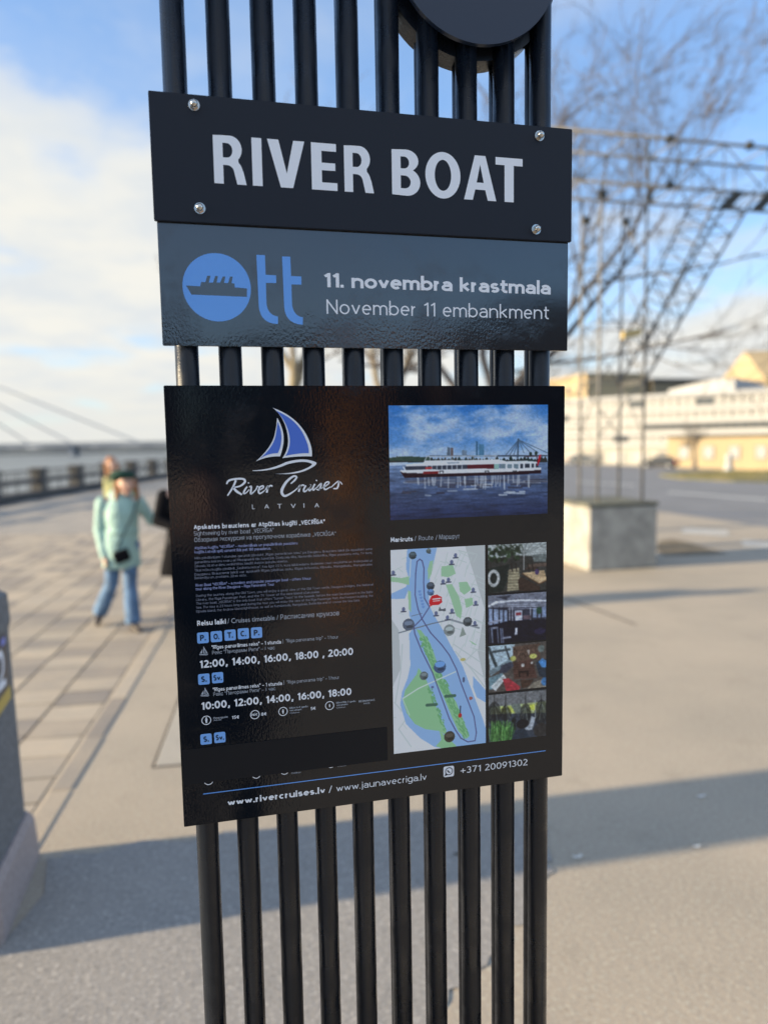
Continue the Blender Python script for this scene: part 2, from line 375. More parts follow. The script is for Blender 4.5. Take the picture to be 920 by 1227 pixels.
UP = {
 'A': (.56, [[(0, 0), (.5, 1), (1, 0)], [(.2, .34), (.8, .34)]]), 'B': (.46, [[(0, 0), (0, 1), (.5, 1)] + _A(.55, .76, .38, .24, 90, -90) + [(0, .52)], [(.5, .52)] + _A(.55, .26, .45, .26, 90, -90) + [(0, 0)]]),
 'C': (.52, [_A(.58, .5, .58, .5, 52, 308, 16)]), 'D': (.54, [[(0, 0), (0, 1), (.4, 1)] + _A(.42, .5, .58, .5, 90, -90, 14) + [(0, 0)]]), 'E': (.40, [[(1, 1), (0, 1), (0, 0), (1, 0)], [(0, .52), (.9, .52)]]), 'F': (.38, [[(1, 1), (0, 1), (0, 0)], [(0, .5), (.9, .5)]]),
 'G': (.56, [_A(.55, .5, .55, .5, 50, 330, 16) + [(1, .45), (.6, .45)]]), 'I': (0, [_V(0, 0, 1)]), 'K': (.48, [_V(0, 0, 1), [(.95, 1), (.05, .46)], [(.28, .6), (1, 0)]]), 'L': (.38, [[(0, 1), (0, 0), (1, 0)]]), 'M': (.66, [[(0, 0), (.06, 1), (.5, .2), (.94, 1), (1, 0)]]),
 'N': (.56, [[(0, 0), (0, 1), (1, 0), (1, 1)]]), 'O': (.62, [_A(.5, .5, .5, .5, 0, 360, 26)]), 'P': (.44, [[(0, 0), (0, 1), (.5, 1)] + _A(.52, .72, .48, .28, 90, -90) + [(0, .44)]]), 'R': (.46, [[(0, 0), (0, 1), (.5, 1)] + _A(.52, .74, .46, .26, 90, -90) + [(0, .48)], [(.45, .48), (1, 0)]]),
 'S': (.42, [_A(.52, .75, .46, .25, 40, 250, 9) + _A(.48, .25, .50, .25, 70, -145, 9)]), 'T': (.50, [[(0, 1), (1, 1)], _V(.5, 0, 1)]), 'V': (.54, [[(0, 1), (.5, 0), (1, 1)]]), 'X': (.5, [[(0, 1), (1, 0)], [(0, 0), (1, 1)]]), 'Z': (.46, [[(0, 1), (1, 1), (0, 0), (1, 0)]]),
 '0': (.46, [_A(.5, .5, .5, .5, 0, 360, 22)]), '1': (.22, [[(0, .80), (.95, .98), (.95, 0)]]), '2': (.42, [_A(.46, .72, .48, .28, 150, -20, 9) + [(0, 0), (1, 0)]]), '3': (.42, [_A(.42, .75, .46, .25, 140, -90, 9), _A(.42, .26, .55, .26, 90, -145, 10)]),
 '4': (.46, [[(.72, 0), (.72, 1), (0, .30), (1, .30)]]), '5': (.42, [[(.92, 1), (.16, 1), (.1, .55)] + _A(.42, .32, .55, .32, 115, -140, 12)]), '6': (.44, [_A(.5, .31, .5, .31, 0, 360, 18), [(.85, 1), (.30, .76), (0, .32)]]), '7': (.42, [[(0, 1), (1, 1), (.32, 0)]]),
 '8': (.44, [_A(.5, .76, .42, .24, 0, 360, 16), _A(.5, .27, .5, .27, 0, 360, 18)]), '9': (.44, [_A(.5, .69, .5, .31, 0, 360, 18), [(1, .68), (.70, .24), (.15, 0)]]), '€': (.48, [_A(.62, .5, .48, .5, 55, 305, 12), [(0, .6), (.8, .6)], [(0, .4), (.75, .4)]]),
}
ACC = {'ū': 'u', 'ī': 'i', 'ā': 'a', 'ē': 'e', 'ģ': 'g', 'ķ': 'k', 'š': 's', 'Ī': 'I', 'ņ': 'n', 'ļ': 'l', 'Ķ': 'K', 'Ā': 'A', 'ž': 'z', 'ž': 'z'}
def pen(body, a, b, cap, mt, parent, w=.09, y=-.0003, gap=.115, name='lettering'):
    """lay the glyphs on the baseline a-b (x, z on the panel); cap = capital height in metres; w = pen width in capital heights"""
    xh = .71; x = 0; segs = []
    for ch in body:
        base = ACC.get(ch, ch)
        if base == ' ': x += .38; continue
        if base in ',.:1/' and x: x -= gap * .0
        up_ = base in UP; g = (UP if up_ else LOW).get(base)
        if g is None: g = (.4, [[(0, 0), (1, 0), (1, 1), (0, 1), (0, 0)]])
        W = g[0] * (1.05 if up_ else 1.0); 
        def my(v):
            if up_: return w / 2 + v * (1 - w)
            if v <= 0: return w / 2 + v * xh
            if v <= 1: return w / 2 + v * (xh - w)
            return xh - w / 2 + (v - 1) / .4 * (1 - xh)
        for st in g[1]: segs.append([(x + w / 2 + px * W, my(py)) for px, py in st])
        if ch in 'ūāē': segs.append([(x + .1 * W, xh + .14), (x + w + .9 * W, xh + .14)])
        if ch in 'īĪ': segs.append([(x - .09, (1.12 if up_ else xh + .16)), (x + w + .09, (1.12 if up_ else xh + .16))])
        if ch in 'ģš': segs.append([(x + w / 2 + .5 * W, xh + .10), (x + w / 2 + .5 * W + .04, xh + .24)])
        x += W + w + gap
    split = []                                          # break the pen at sharp corners
    for st in segs:
        cur = [st[0]]
        for i in range(1, len(st)):
            cur.append(st[i])
            if i < len(st) - 1:
                u1 = Vector((st[i][0] - st[i - 1][0], st[i][1] - st[i - 1][1])); u2 = Vector((st[i + 1][0] - st[i][0], st[i + 1][1] - st[i][1]))
                if u1.length > 1e-6 and u2.length > 1e-6 and u1.angle(u2) > radians(50): split.append(cur); cur = [st[i]]
        split.append(cur)
    segs = [q for q in split if len(q) > 1]
    tot = x - gap; sx = (b[0] - a[0]) / tot; zb = (a[1] + b[1]) / 2; bm = bmesh.new(); k = 0
    for st in segs:
        P = [Vector((a[0] + p[0] * sx, zb + p[1] * cap)) for p in st]; wx, wz = w * sx, w * cap; k += 1; yy = y - .00001 * (k % 5)
        closed = (P[0] - P[-1]).length < 1e-7 and len(P) > 3; L = []; R = []; n = len(P)
        def nrm(d):                                      # pen offset honours the sideways squeeze
            d = Vector((d.x / sx, d.y / cap)).normalized(); return Vector((-d.y * wx / 2, d.x * wz / 2))
        for i, p in enumerate(P):
            d0_ = (p - P[i - 1]) if i else ((P[0] - P[-2]) if closed else (P[1] - p)); d1_ = (P[i + 1] - p) if i < n - 1 else ((P[1] - P[0]) if closed else (p - P[i - 1]))
            n0, n1 = nrm(d0_), nrm(d1_); m_ = n0 + n1; u0_ = Vector((n0.x / wx, n0.y / wz)); um = Vector((m_.x / wx, m_.y / wz))
            if um.length < .35: m_ = n0
            else:
                um.normalize(); s_ = .5 / max(.45, um.dot(u0_) * 2) ; m_ = Vector((um.x * wx, um.y * wz)) * s_
            q = p
            if not closed and n > 1 and i in (0, n - 1):
                e = (P[0] - P[1]) if i == 0 else (P[-1] - P[-2]); e = Vector((e.x / sx, e.y / cap)).normalized()
                if abs(e.x) < .12 or abs(e.y) < .12: q = p + Vector((e.x * wx / 2, e.y * wz / 2))
            L.append(q + m_); R.append(q - m_)
        vl = [bm.verts.new((p.x, yy, p.y)) for p in L]; vr = [bm.verts.new((p.x, yy, p.y)) for p in R]
        for i in range(n - 1): 
            try: bm.faces.new((vl[i], vr[i], vr[i + 1], vl[i + 1]))
            except ValueError: pass
    bmesh.ops.recalc_face_normals(bm, faces=bm.faces)
    for f in bm.faces:
        if f.normal.y > 0: f.normal_flip()
    return mobj(name, bm, mt, parent)

def mir(p): return [(x, z) for x, z in p]
s_ = .275
GL = {
 'I': [[(0, 0), (1, 0), (1, 1), (0, 1)]],
 'V': [[(.335, 0), (.665, 0), (1, 1), (.70, 1), (.505, .30), (.30, 1), (0, 1)]],
 'E': [[(0, 0), (1, 0), (1, .165), (.40, .165), (.40, .425), (.93, .425), (.93, .585), (.40, .585), (.40, .835), (.975, .835), (.975, 1), (0, 1)]],
 'T': [[(.33, 0), (.67, 0), (.67, .83), (1, .83), (1, 1), (0, 1), (0, .83), (.33, .83)]],
 'A': [[(0, 0), (.27, 0), (.345, .235), (.655, .235), (.735, 0), (1, 0), (.665, 1), (.335, 1)], [(.39, .395), (.61, .395), (.50, .80)]],
 'O': [arc(.5, .5, .5, .515, 0, 360, 40)[:-1], arc(.5, .5, .235, .345, 0, 360, 32)[:-1]],
 'R': [[(0, 0), (.29, 0), (.29, .39), (.40, .39)] + arc(.42, .20, .22, .19, 90, 30, 6)[1:] + [(.71, 0), (1, 0), (.90, .30)] + arc(.66, .22, .24, .26, 10, 62, 5)
       + arc(.52, .725, .36, .275, -48, 90, 14) + [(.30, 1), (0, .99)],
       [(.29, .545), (.40, .545)] + arc(.42, .695, .17, .15, -90, 90, 10) + [(.29, .845)]],
 'B': [[(0, .01), (.3, 0)] + arc(.52, .295, .48, .30, -90, 62, 14) + arc(.50, .765, .44, .240, -42, 90, 12) + [(.3, 1), (0, .99)],
       [(.31, .155), (.42, .155)] + arc(.46, .295, .20, .14, -90, 90, 10) + [(.31, .435)],
       [(.31, .59), (.42, .59)] + arc(.44, .72, .17, .13, -90, 90, 10) + [(.31, .85)]],
}
z = zm(240, 150, 2.3)
for ch, x0, x1, yt, yb, xb in (('R', 34, 127, 38, 157, 38), ('I', 140, 171, 45, 163, 144), ('V', 183, 288, 50, 167, 183), ('E', 303, 376, 57, 174, 305), ('R', 393, 476, 64, 181, 395),
                         ('B', 524, 603, 75, 188, 525), ('O', 616, 713, 84, 195, 616), ('A', 722, 811, 92, 203, 722), ('T', 809, 883, 98, 207, 809)):
    xa, zt = z((x0, yt)); xe, zb = z((x1, (yb + 4)))
    za = z((x0, yt))[1]; H = .0665; zbase = ZC + .3715
    flat_curve([[(xa + p[0] * (xe - xa), zbase + p[1] * H) for p in sp_] for sp_ in GL[ch]], 'letter', M['white_matt'], P1, -.0063)
# cap nuts on washers
def nut(px, py):
    x, zz = S(px, py); bm = bmesh.new()
    bmesh.ops.create_cone(bm, cap_ends=True, segments=24, radius1=.0078, radius2=.0078, depth=.0012, matrix=Matrix.Translation((x, -.0068, zz)) @ Matrix.Rotation(pi / 2, 4, 'X'))
    bmesh.ops.create_cone(bm, cap_ends=True, segments=6, radius1=.0062, radius2=.0062, depth=.005, matrix=Matrix.Translation((x, -.0098, zz)) @ Matrix.Rotation(pi / 2, 4, 'X'))
    sphere(bm, (x, -.0122, zz), .0052, .0048, .0052, 16, 10)
    for f in bm.faces: f.smooth = len(f.verts) < 6 and f.calc_area() < 2e-5
    mobj('nut', bm, M['steel'], P1)
for p in ((232.5, 128), (644, 164.5), (239.5, 251), (640, 276)): nut(*p)

# --- street panel
Z7 = zm(200, 290, 5.111)
def circ(c, r, n=56): return [(c[0] + r * cos(2 * pi * k / n), c[1] + r * sin(2 * pi * k / n)) for k in range(n)]
ship = [(117, 265), (203, 270), (210, 243), (235, 245), (247, 205), (267, 206), (257, 247), (283, 247), (295, 207), (313, 208), (305, 247), (326, 247), (341, 210), (358, 210),
        (350, 249), (374, 250), (387, 210), (403, 211), (396, 251), (413, 253), (416, 277), (490, 283), (490, 335), (150, 321)]
cc_ = Z7((307, 277)); rr_ = (Z7((307, 68))[1] - Z7((307, 486))[1]) / 2
flat_curve([circ(cc_, rr_), [Z7(p) for p in ship]], 'logo_disc', M['blue_gloss'], P2, -.0003)
def bez(p0, p1, p2, n=7): return [((1 - t) ** 2 * p0[0] + 2 * t * (1 - t) * p1[0] + t * t * p2[0], (1 - t) ** 2 * p0[1] + 2 * t * (1 - t) * p1[1] + t * t * p2[1]) for t in [k / n for k in range(n + 1)]]
t1 = [(548, 77), (600, 79), (604, 199), (668, 203), (669, 250), (606, 249), (609, 375)] + bez((609, 375), (618, 448), (680, 455)) + [(680, 501)] + bez((680, 501), (572, 500), (562, 390))
t2 = [(705, 87), (755, 89), (760, 207), (823, 210), (823, 260), (762, 258), (766, 385)] + bez((766, 385), (778, 455), (832, 460)) + [(832, 506)] + bez((832, 506), (724, 500), (718, 395))
flat_curve([[Z7(p) for p in t1]], 'logo_letter', M['blue_gloss'], P2, -.0003)
flat_curve([[Z7(p) for p in t2]], 'logo_letter', M['blue_gloss'], P2, -.0003)
pen('11. novembra krastmala', S(387.5, 345.0), S(659.5, 351.5), .0212, M['white_matt'], P2, w=.185, gap=.055)
pen('November 11 embankment', S(391.4, 376.3), S(657.5, 381.8), .0212, M['white_matt'], P2, w=.095, gap=.115)

# --- poster: writing
A5, A6 = zm(195, 455, 3.407), zm(195, 725, 3.407)
def T5(b, x0, y0, x1, y1, cap, mt='white_gloss', bold=0.0, f=A5, **k):
    if cap > .0029 and not any('А' <= ch <= 'я' for ch in b): return pen(b, f((x0, y0)), f((x1, y1)), cap, M[mt], P3, (.19 if cap > .0065 else .15) if bold else .10, gap=.10 if bold else .12)
    return text(b, f((x0, y0)), f((x1, y1)), cap, M[mt], P3, bold, **k)
def T6(b, x0, y0, x1, y1, cap, mt='white_gloss', bold=0.0, **k): return T5(b, x0, y0, x1, y1, cap, mt, bold, A6, **k)
for chx, (a, b) in zip('LATVIA', ((365, 376), (415, 434), (468, 486), (523, 543), (575, 578), (620, 638))):
    T5(chx, a, 528 - (a - 365) * .025, b, 528 - (b - 365) * .025, .0068, 'white_gloss', 0)
T5('Apskates brauciens ar Atpūtas kuģīti „VECRĪGA“', 127, 612, 662, 588, .0072, bold=.028)
T5('Sightseeing by river boat „VECRĪGA“', 127, 636, 453, 623, .0066, 'grey_gloss')
T5('Обзорная экскурсия на прогулочном кораблике „VECRĪGA“', 129, 662, 707, 636, .0066, 'grey_gloss')
T5('Atpūtas kuģītis "VECRĪGA" – modernākais un populārākais pasažieru', 130, 694, 550, 671, .0043, 'violet_gloss', .02)
T5('kuģītis Latvijā spēj uzņemt līdz pat 180 pasažierus.', 130, 710, 442, 693, .0043, 'violet_gloss', .02)
par1 = ['Mēs piedāvājam 1 stundas garumā izbraukt „Rīgas panorāmas reisu" pa Daugavu. Brauciens laikā jūs iepazīsiet seno',
        'ganarāmu kokoru svaru arī Mežaparkā tās furnitūrē, Dzelzceļa tilta, Nacionālo bibliotēku, Rīgas pasažieru ostu, TV torni,',
        'Zaķusalu, kā arī uz dienu vecākā bērzu, baudot skaistos apskates objektus.',
        'Tikai mūsu kuģītis piedāvā „Saulrieta reisus", kas ilgst 2.5 h, kura laikā iedams dodamies cauri vecpilsētai un Andrejsalai uz',
        'Daugavu. Brauciena laikā var apskatīt Rīgas pilsētas ostu, Rīgas brīvostu, Ķīpsalu, Mangaļsalu, Mangaļsalas',
        'Bolderāju un, protams, jūras ostu.']
for i, l in enumerate(par1):
    e = (855, 855, 510, 855, 855, 342)[i]; y0 = 733 + i * 16.2
    T5(l, 130, y0, e, y0 - (e - 130) * .052, .0037, 'dim_gloss', res=1)
T5('River Boat "VECRĪGA" – a modern and popular passenger boat – offers 1-hour', 135, 846, 605, 815, .0043, 'violet_gloss', .02)
T5('tour along the River Daugava – Riga Panoramic Tour', 135, 861, 455, 840, .0043, 'violet_gloss', .02)
par2 = ['During the journey along the Old Town, you will enjoy a great view of the Old Town castle, Daugava bridges, the National',
        'Library, the Riga Passenger Port, and the TV Tower of the Hare Island (Zaķusala).',
        'The river boat „VECRĪGA" is the only boat that offers "Sunset Tours" to the Seaside, before the main Development in the Baltic',
        'Sea. The tour is 2.5 hours long and during the tour you will enjoy the view of the Riga Passenger Port, the Freeport building, the',
        'Ķīpsala island, the Andrew Island lighthouse, as well as Kundziņsala, Mangaļsala, Bolderāja and of course the Sea Gate.']
for i, l in enumerate(par2):
    e = (858, 640, 858, 858, 805)[i]; y0 = 889 + i * 15.6
    T5(l, 137, y0, e, y0 - (e - 137) * .07, .0037, 'dim_gloss', res=1)
T6('Reisu laiki', 141, 86, 258, 76, .0078, bold=.028)
T6('/ Cruises timetable / Расписание круизов', 265, 76, 720, 41, .0078, 'grey_gloss')
def chip(x, y, t):
    c = A6((x, y)); h = .0084
    flat_curve([rrect(c[0] - h, c[0] + h, c[1] - h, c[1] + h, .0024)], 'day_chip', M['chip_gloss'], P3, -.0003)
    w = .0042 if len(t) < 3 else .0062
    pen(t, (c[0] - w, c[1] - .0042), (c[0] + w, c[1] - .0042), .0088, M['ink'], P3, .20, y=-.0006, gap=.08)
for x, y, t in ((164, 134, 'P.'), (219, 129, 'O.'), (275, 123, 'T.'), (329, 117, 'C.'), (383, 113, 'P.'), (168, 303, 'S.'), (224, 297, 'Sv.'), (177, 548, 'S.'), (233, 541, 'Sv.')): chip(x, y, t)
T6('"Rīgas panorāmas reiss" – 1 stunda', 200, 182, 483, 156, .0058, bold=.03)
T6('|  "Riga panorama trip" – 1 hour', 490, 156, 716, 135, .0055, 'grey_gloss')
T6('Рейс "Панорамы Риги" – 1 час', 202, 202, 457, 181, .0056, 'grey_gloss')
T6('12:00, 14:00, 16:00, 18:00 , 20:00', 150, 259, 777, 203, .0118, bold=.022, res=4)
T6('"Rīgas panorāmas reiss" – 1 stunda', 205, 353, 487, 327, .0058, bold=.03)
T6('|  "Riga panorama trip" – 1 hour', 494, 327, 720, 298, .0055, 'grey_gloss')
T6('Рейс "Панорамы Риги" – 1 час', 207, 373, 460, 347, .0056, 'grey_gloss')
T6('10:00, 12:00, 14:00, 16:00, 18:00', 157, 431, 770, 365, .0118, bold=.022, res=4)
def ring(c, r, w, y=-.0003, a0=0, a1=360, mt='white_gloss', name='icon_ring'):
    if a1 - a0 >= 360: flat_curve([circ(c, r, 28), circ(c, r - w, 24)], name, M[mt], P3, y)
    else: flat_curve([arc(c[0], c[1], r, r, a0, a1, 10) + arc(c[0], c[1], r - w, r - w, a1, a0, 10)], name, M[mt], P3, y)
for x, y in ((178, 471), (376, 448), (491, 435), (681, 411)): ring(A6((x, y)), .0072, .0011)
for x, y, k in ((178, 471, 1.0), (491, 435, .8), (681, 411, .6)):
    c = A6((x, y)); flat_curve([circ((c[0], c[1] + .0034 * k), .0012 * k, 12), [(c[0] - .0018 * k, c[1] + .0018 * k), (c[0] - .0008 * k, c[1] - .0045 * k), (c[0] + .0008 * k, c[1] - .0045 * k), (c[0] + .0018 * k, c[1] + .0018 * k)]], 'icon_figure', M['white_gloss'], P3, -.0003)
T6('isic', 363, 453, 389, 451, .0045, bold=.03)
T6('Pieaugušie', 207, 466, 266, 460, .0030, 'grey_gloss', .02); T6('Adults', 207, 474, 240, 471, .0026, 'grey_gloss')
T6('15€', 282, 467, 313, 463, .0050, bold=.03); T6('8€', 402, 453, 425, 450, .0050, bold=.03); T6('5€', 604, 430, 625, 427, .0050, bold=.03)
T6('Bērni 6-9 gadu', 517, 425, 592, 417, .0030, 'grey_gloss', .02); T6('vecumam', 518, 434, 566, 430, .0030, 'grey_gloss', .02); T6('Children', 519, 444, 558, 441, .0026, 'grey_gloss')
T6('Bērni līdz 5 gadu', 708, 404, 787, 395, .0030, 'grey_gloss', .02); T6('vecumam', 709, 413, 755, 408, .0030, 'grey_gloss', .02); T6('Children', 709, 423, 745, 419, .0026, 'grey_gloss')
T6('BEZMAKSAS', 800, 398, 865, 391, .0032, 'grey_gloss', .02); T6('FREE', 820, 406, 845, 403, .0026, 'grey_gloss')
# ring bottoms peeping out below the cover strip
for x, y in ((187, 717), (382, 691), (497, 675), (686, 648)): ring(A6((x, y)), .0072, .0011, a0=200, a1=340)
T6('Children', 525, 690, 563, 686, .0026, 'grey_gloss'); T6('Children', 712, 662, 748, 658, .0026, 'grey_gloss')
# little sail icons
def sail_icon(f, x, y):
    P = lambda a, b: f((x + a, y + b))
    flat_curve([[P(-2, -22), P(16, 8), P(-2, 8)], [P(2, -8), P(9, 5), P(2, 5)]], 'sail_icon', M['grey_gloss'], P3, -.0003)
    flat_curve([[P(-6, -10), P(-6, 8), P(-17, 8)]], 'sail_icon', M['grey_gloss'], P3, -.0003)
    flat_curve([[P(-20, 11), P(18, 11), P(12, 15), P(-16, 15)]], 'sail_icon', M['grey_gloss'], P3, -.0003)
sail_icon(A6, 168, 190); sail_icon(A6, 173, 358)
# cover strip
q = [S(218.5, 899), S(463.5, 871.5), S(464.5, 911), S(220, 941)]
x0_, x1_ = (q[0][0] + q[3][0]) / 2, (q[1][0] + q[2][0]) / 2; zt_, zb_ = (q[0][1] + q[1][1]) / 2, (q[2][1] + q[3][1]) / 2
bm = bmesh.new(); prism_y(bm, rrect(x0_, x1_, zb_, zt_, .001), -.0009, -.0001); bmesh.ops.recalc_face_normals(bm, faces=bm.faces)
mobj('cover_strip', bm, M['tape'], P3)
# thin blue rule and address line
a, b = S(243.4, 953), S(653.5, 898.6); zl = (a[1] + b[1]) / 2
flat_curve([[(a[0], zl - .0007), (b[0], zl - .0007), (b[0], zl + .0007), (a[0], zl + .0007)]], 'blue_rule', M['blue_gloss'], P3, -.0003)
ZL = S(272.8, 965.7)[1]; ZR = S(631.8, 918)[1]
T6('www.rivercruises.lv', 265, 822, 663, 766, .0105, bold=.024, res=4)
pen('/ www.jaunavecriga.lv', S(393.7, 950.5), S(511, 934), .0110, M['white_gloss'], P3, .095)
pen('+371 20091302', S(551.5, 927), S(631.8, 917.2), .0112, M['white_gloss'], P3, .105)
c = S(537.5, 924.6); h = .0092
flat_curve([rrect(c[0] - h, c[0] + h, c[1] - h, c[1] + h, .003)], 'phone_badge', M['white_gloss'], P3, -.0003)
flat_curve([circ((c[0] + .0004, c[1] + .0004), .0068, 28), circ((c[0] + .0004, c[1] + .0004), .0054, 24)], 'phone_badge_ring', M['ink'], P3, -.0006)
flat_curve([[(c[0] - .0072, c[1] - .0072), (c[0] - .0018, c[1] - .0058), (c[0] - .0058, c[1] - .0018)]], 'phone_badge_tail', M['ink'], P3, -.00065)
flat_curve([arc(c[0] + .0028, c[1] + .003, .0058, .0058, 185, 265, 8) + arc(c[0] + .0028, c[1] + .003, .0036, .0036, 265, 185, 8)], 'phone_handset', M['ink'], P3, -.0006)
pen('Maršruts', S(468, 650), S(494.5, 648), .0076, M['white_gloss'], P3, .20, gap=.08)
pen('/ Route /', S(496.3, 648), S(524, 646.4), .0076, M['grey_gloss'], P3, .10); text('Маршрут', S(526, 646.3), S(550.5, 645), .0076, M['grey_gloss'], P3, 0)

# --- poster: sailing logo and script
L2 = zm(260, 480, 5.75)
def LP(name, pts, mt, y=-.0003): flat_curve([[L2(p) for p in pts]], name, M[mt], P3, y)
LP('main_sail', [(383, 49)] + bez((383, 49), (560, 110), (628, 260), 10) + bez((628, 260), (660, 330), (653, 384), 6) + bez((653, 384), (560, 380), (450, 396), 8) + bez((450, 396), (500, 330), (487, 240), 8) + bez((487, 240), (470, 130), (400, 62), 8), 'white_gloss')
LP('main_sail_field', [(403, 68)] + bez((403, 68), (560, 130), (612, 270), 10) + bez((612, 270), (634, 320), (632, 362), 6) + bez((632, 362), (560, 360), (472, 380), 8) + bez((472, 380), (512, 320), (498, 238), 8) + bez((498, 238), (480, 145), (412, 74), 8), 'sail_gloss', -.0006)
LP('fore_sail', bez((414, 118), (470, 210), (456, 300), 10) + bez((456, 300), (448, 350), (434, 384), 6) + bez((434, 384), (350, 380), (268, 418), 8) + bez((268, 418), (380, 320), (398, 230), 10) + [(408, 180)], 'white_gloss')
LP('fore_sail_field', bez((418, 146), (452, 220), (441, 290), 10) + bez((441, 290), (436, 330), (418, 362), 6) + bez((418, 362), (350, 362), (292, 402), 8) + bez((292, 402), (392, 320), (406, 230), 10), 'sail_gloss', -.0006)
LP('hull_swoosh', bez((245, 480), (360, 480), (470, 425), 10) + bez((470, 425), (600, 385), (682, 425), 10) + bez((682, 425), (700, 440), (620, 478), 8) + bez((620, 478), (540, 515), (400, 503), 8) + bez((400, 503), (500, 505), (580, 480), 8)
   + bez((580, 480), (650, 455), (655, 436), 6) + bez((655, 436), (600, 405), (480, 440), 10) + bez((480, 440), (370, 490), (245, 484), 10), 'white_gloss')
def stroke(pts, ws, name='script_letter', n=6):
    """smooth brush stroke with varying width; zoom pixels"""
    P = [Vector(p) for p in pts]; out = []; wd = []
    for i in range(len(P) - 1):
        p0, p1, p2, p3 = P[max(i - 1, 0)], P[i], P[i + 1], P[min(i + 2, len(P) - 1)]
        for k in range(n):
            t = k / n; out.append(.5 * ((2 * p1) + (p2 - p0) * t + (2 * p0 - 5 * p1 + 4 * p2 - p3) * t * t + (3 * p1 - p0 - 3 * p2 + p3) * t ** 3)); wd.append(ws[i] + (ws[i + 1] - ws[i]) * t)
    out.append(P[-1]); wd.append(ws[-1]); bm = bmesh.new(); prev = None
    for i, p in enumerate(out):
        t = out[min(i + 1, len(out) - 1)] - out[max(i - 1, 0)]; t = t.normalized() if t.length else Vector((1, 0)); nn = Vector((-t.y, t.x)) * wd[i] / 2
        a, b = L2(p + nn), L2(p - nn); cur = (bm.verts.new((a[0], -.0004, a[1])), bm.verts.new((b[0], -.0004, b[1])))
        if prev: bm.faces.new((prev[0], cur[0], cur[1], prev[1]))
        prev = cur
    bmesh.ops.recalc_face_normals(bm, faces=bm.faces)
    return mobj(name, bm, M['white_gloss'], P3)
def glyph(*strokes): merge('script_letter', [stroke(a, b) for a, b in strokes], M['white_gloss'], P3)
glyph(([(66, 575), (80, 552), (125, 540), (180, 540), (192, 560), (160, 588), (112, 598)], [10, 14, 13, 14, 16, 12, 8]), ([(130, 548), (108, 600), (72, 655)], [14, 13, 9]), ([(112, 598), (135, 625), (172, 648)], [14, 17, 12]))
glyph(([(208, 592), (190, 618), (184, 638), (200, 636), (222, 612)], [10, 13, 13, 8, 6]), ([(214, 570), (220, 564)], [10, 9]))
glyph(([(222, 596), (236, 592), (232, 636), (240, 640), (268, 612), (278, 590), (290, 600)], [7, 12, 13, 9, 8, 9, 7]))
glyph(([(290, 618), (318, 600), (318, 588), (298, 594), (286, 622), (296, 640), (330, 618)], [6, 9, 10, 10, 14, 11, 6]))
glyph(([(332, 616), (352, 588), (342, 634)], [7, 11, 13]), ([(346, 612), (366, 586), (382, 590)], [7, 10, 12]))
glyph(([(508, 572), (535, 548), (548, 526), (524, 522), (478, 560), (448, 612), (450, 644), (474, 656), (530, 624), (560, 596)], [8, 12, 12, 13, 17, 20, 18, 15, 9, 7]))
glyph(([(556, 600), (574, 584), (562, 628)], [7, 11, 13]), ([(566, 606), (586, 582), (602, 586)], [7, 9, 11]))
glyph(([(612, 584), (598, 610), (600, 626), (618, 618), (644, 580)], [11, 12, 12, 8, 8]), ([(646, 578), (632, 606), (638, 620), (656, 602)], [11, 12, 11, 6]))
glyph(([(674, 574), (660, 602), (664, 616), (684, 600)], [11, 12, 11, 6]), ([(682, 553), (688, 547)], [10, 9]))
glyph(([(684, 602), (716, 570), (712, 596), (700, 614), (684, 610)], [6, 10, 12, 11, 7]), ([(700, 614), (740, 592)], [6, 5]))
glyph(([(738, 596), (768, 572), (768, 560), (748, 566), (736, 594), (746, 612), (782, 594)], [6, 9, 10, 10, 13, 11, 6]))
glyph(([(784, 598), (834, 556), (836, 580), (826, 604), (800, 606)], [6, 10, 12, 12, 7]), ([(834, 558), (850, 562), (862, 578)], [8, 8, 6]))

# --- poster: printed pictures, painted into the colour layer of a fine flat mesh
def s2l(c): c = np.asarray(c, 'f') / 255; return np.where(c <= .04045, c / 12.92, ((c + .055) / 1.055) ** 2.4)
def vnoise(n, m, sx, sy, oct=4, seed=0, rough=.5):
    r = np.random.default_rng(seed); out = np.zeros((n, m)); amp = 1; tot = 0
    for o in range(oct):
        a, b = int(sy * 2 ** o) + 2, int(sx * 2 ** o) + 2; g = r.random((a, b))
        yy = np.linspace(0, a - 1.001, n); xx = np.linspace(0, b - 1.001, m); y0 = yy.astype(int); x0 = xx.astype(int)
        fy = (yy - y0)[:, None]; fx = (xx - x0)[None]; fy = fy * fy * (3 - 2 * fy); fx = fx * fx * (3 - 2 * fx)
        v = g[y0][:, x0] * (1 - fy) * (1 - fx) + g[y0 + 1][:, x0] * fy * (1 - fx) + g[y0][:, x0 + 1] * (1 - fy) * fx + g[y0 + 1][:, x0 + 1] * fy * fx
        out += amp * v; tot += amp; amp *= rough
    return out / tot
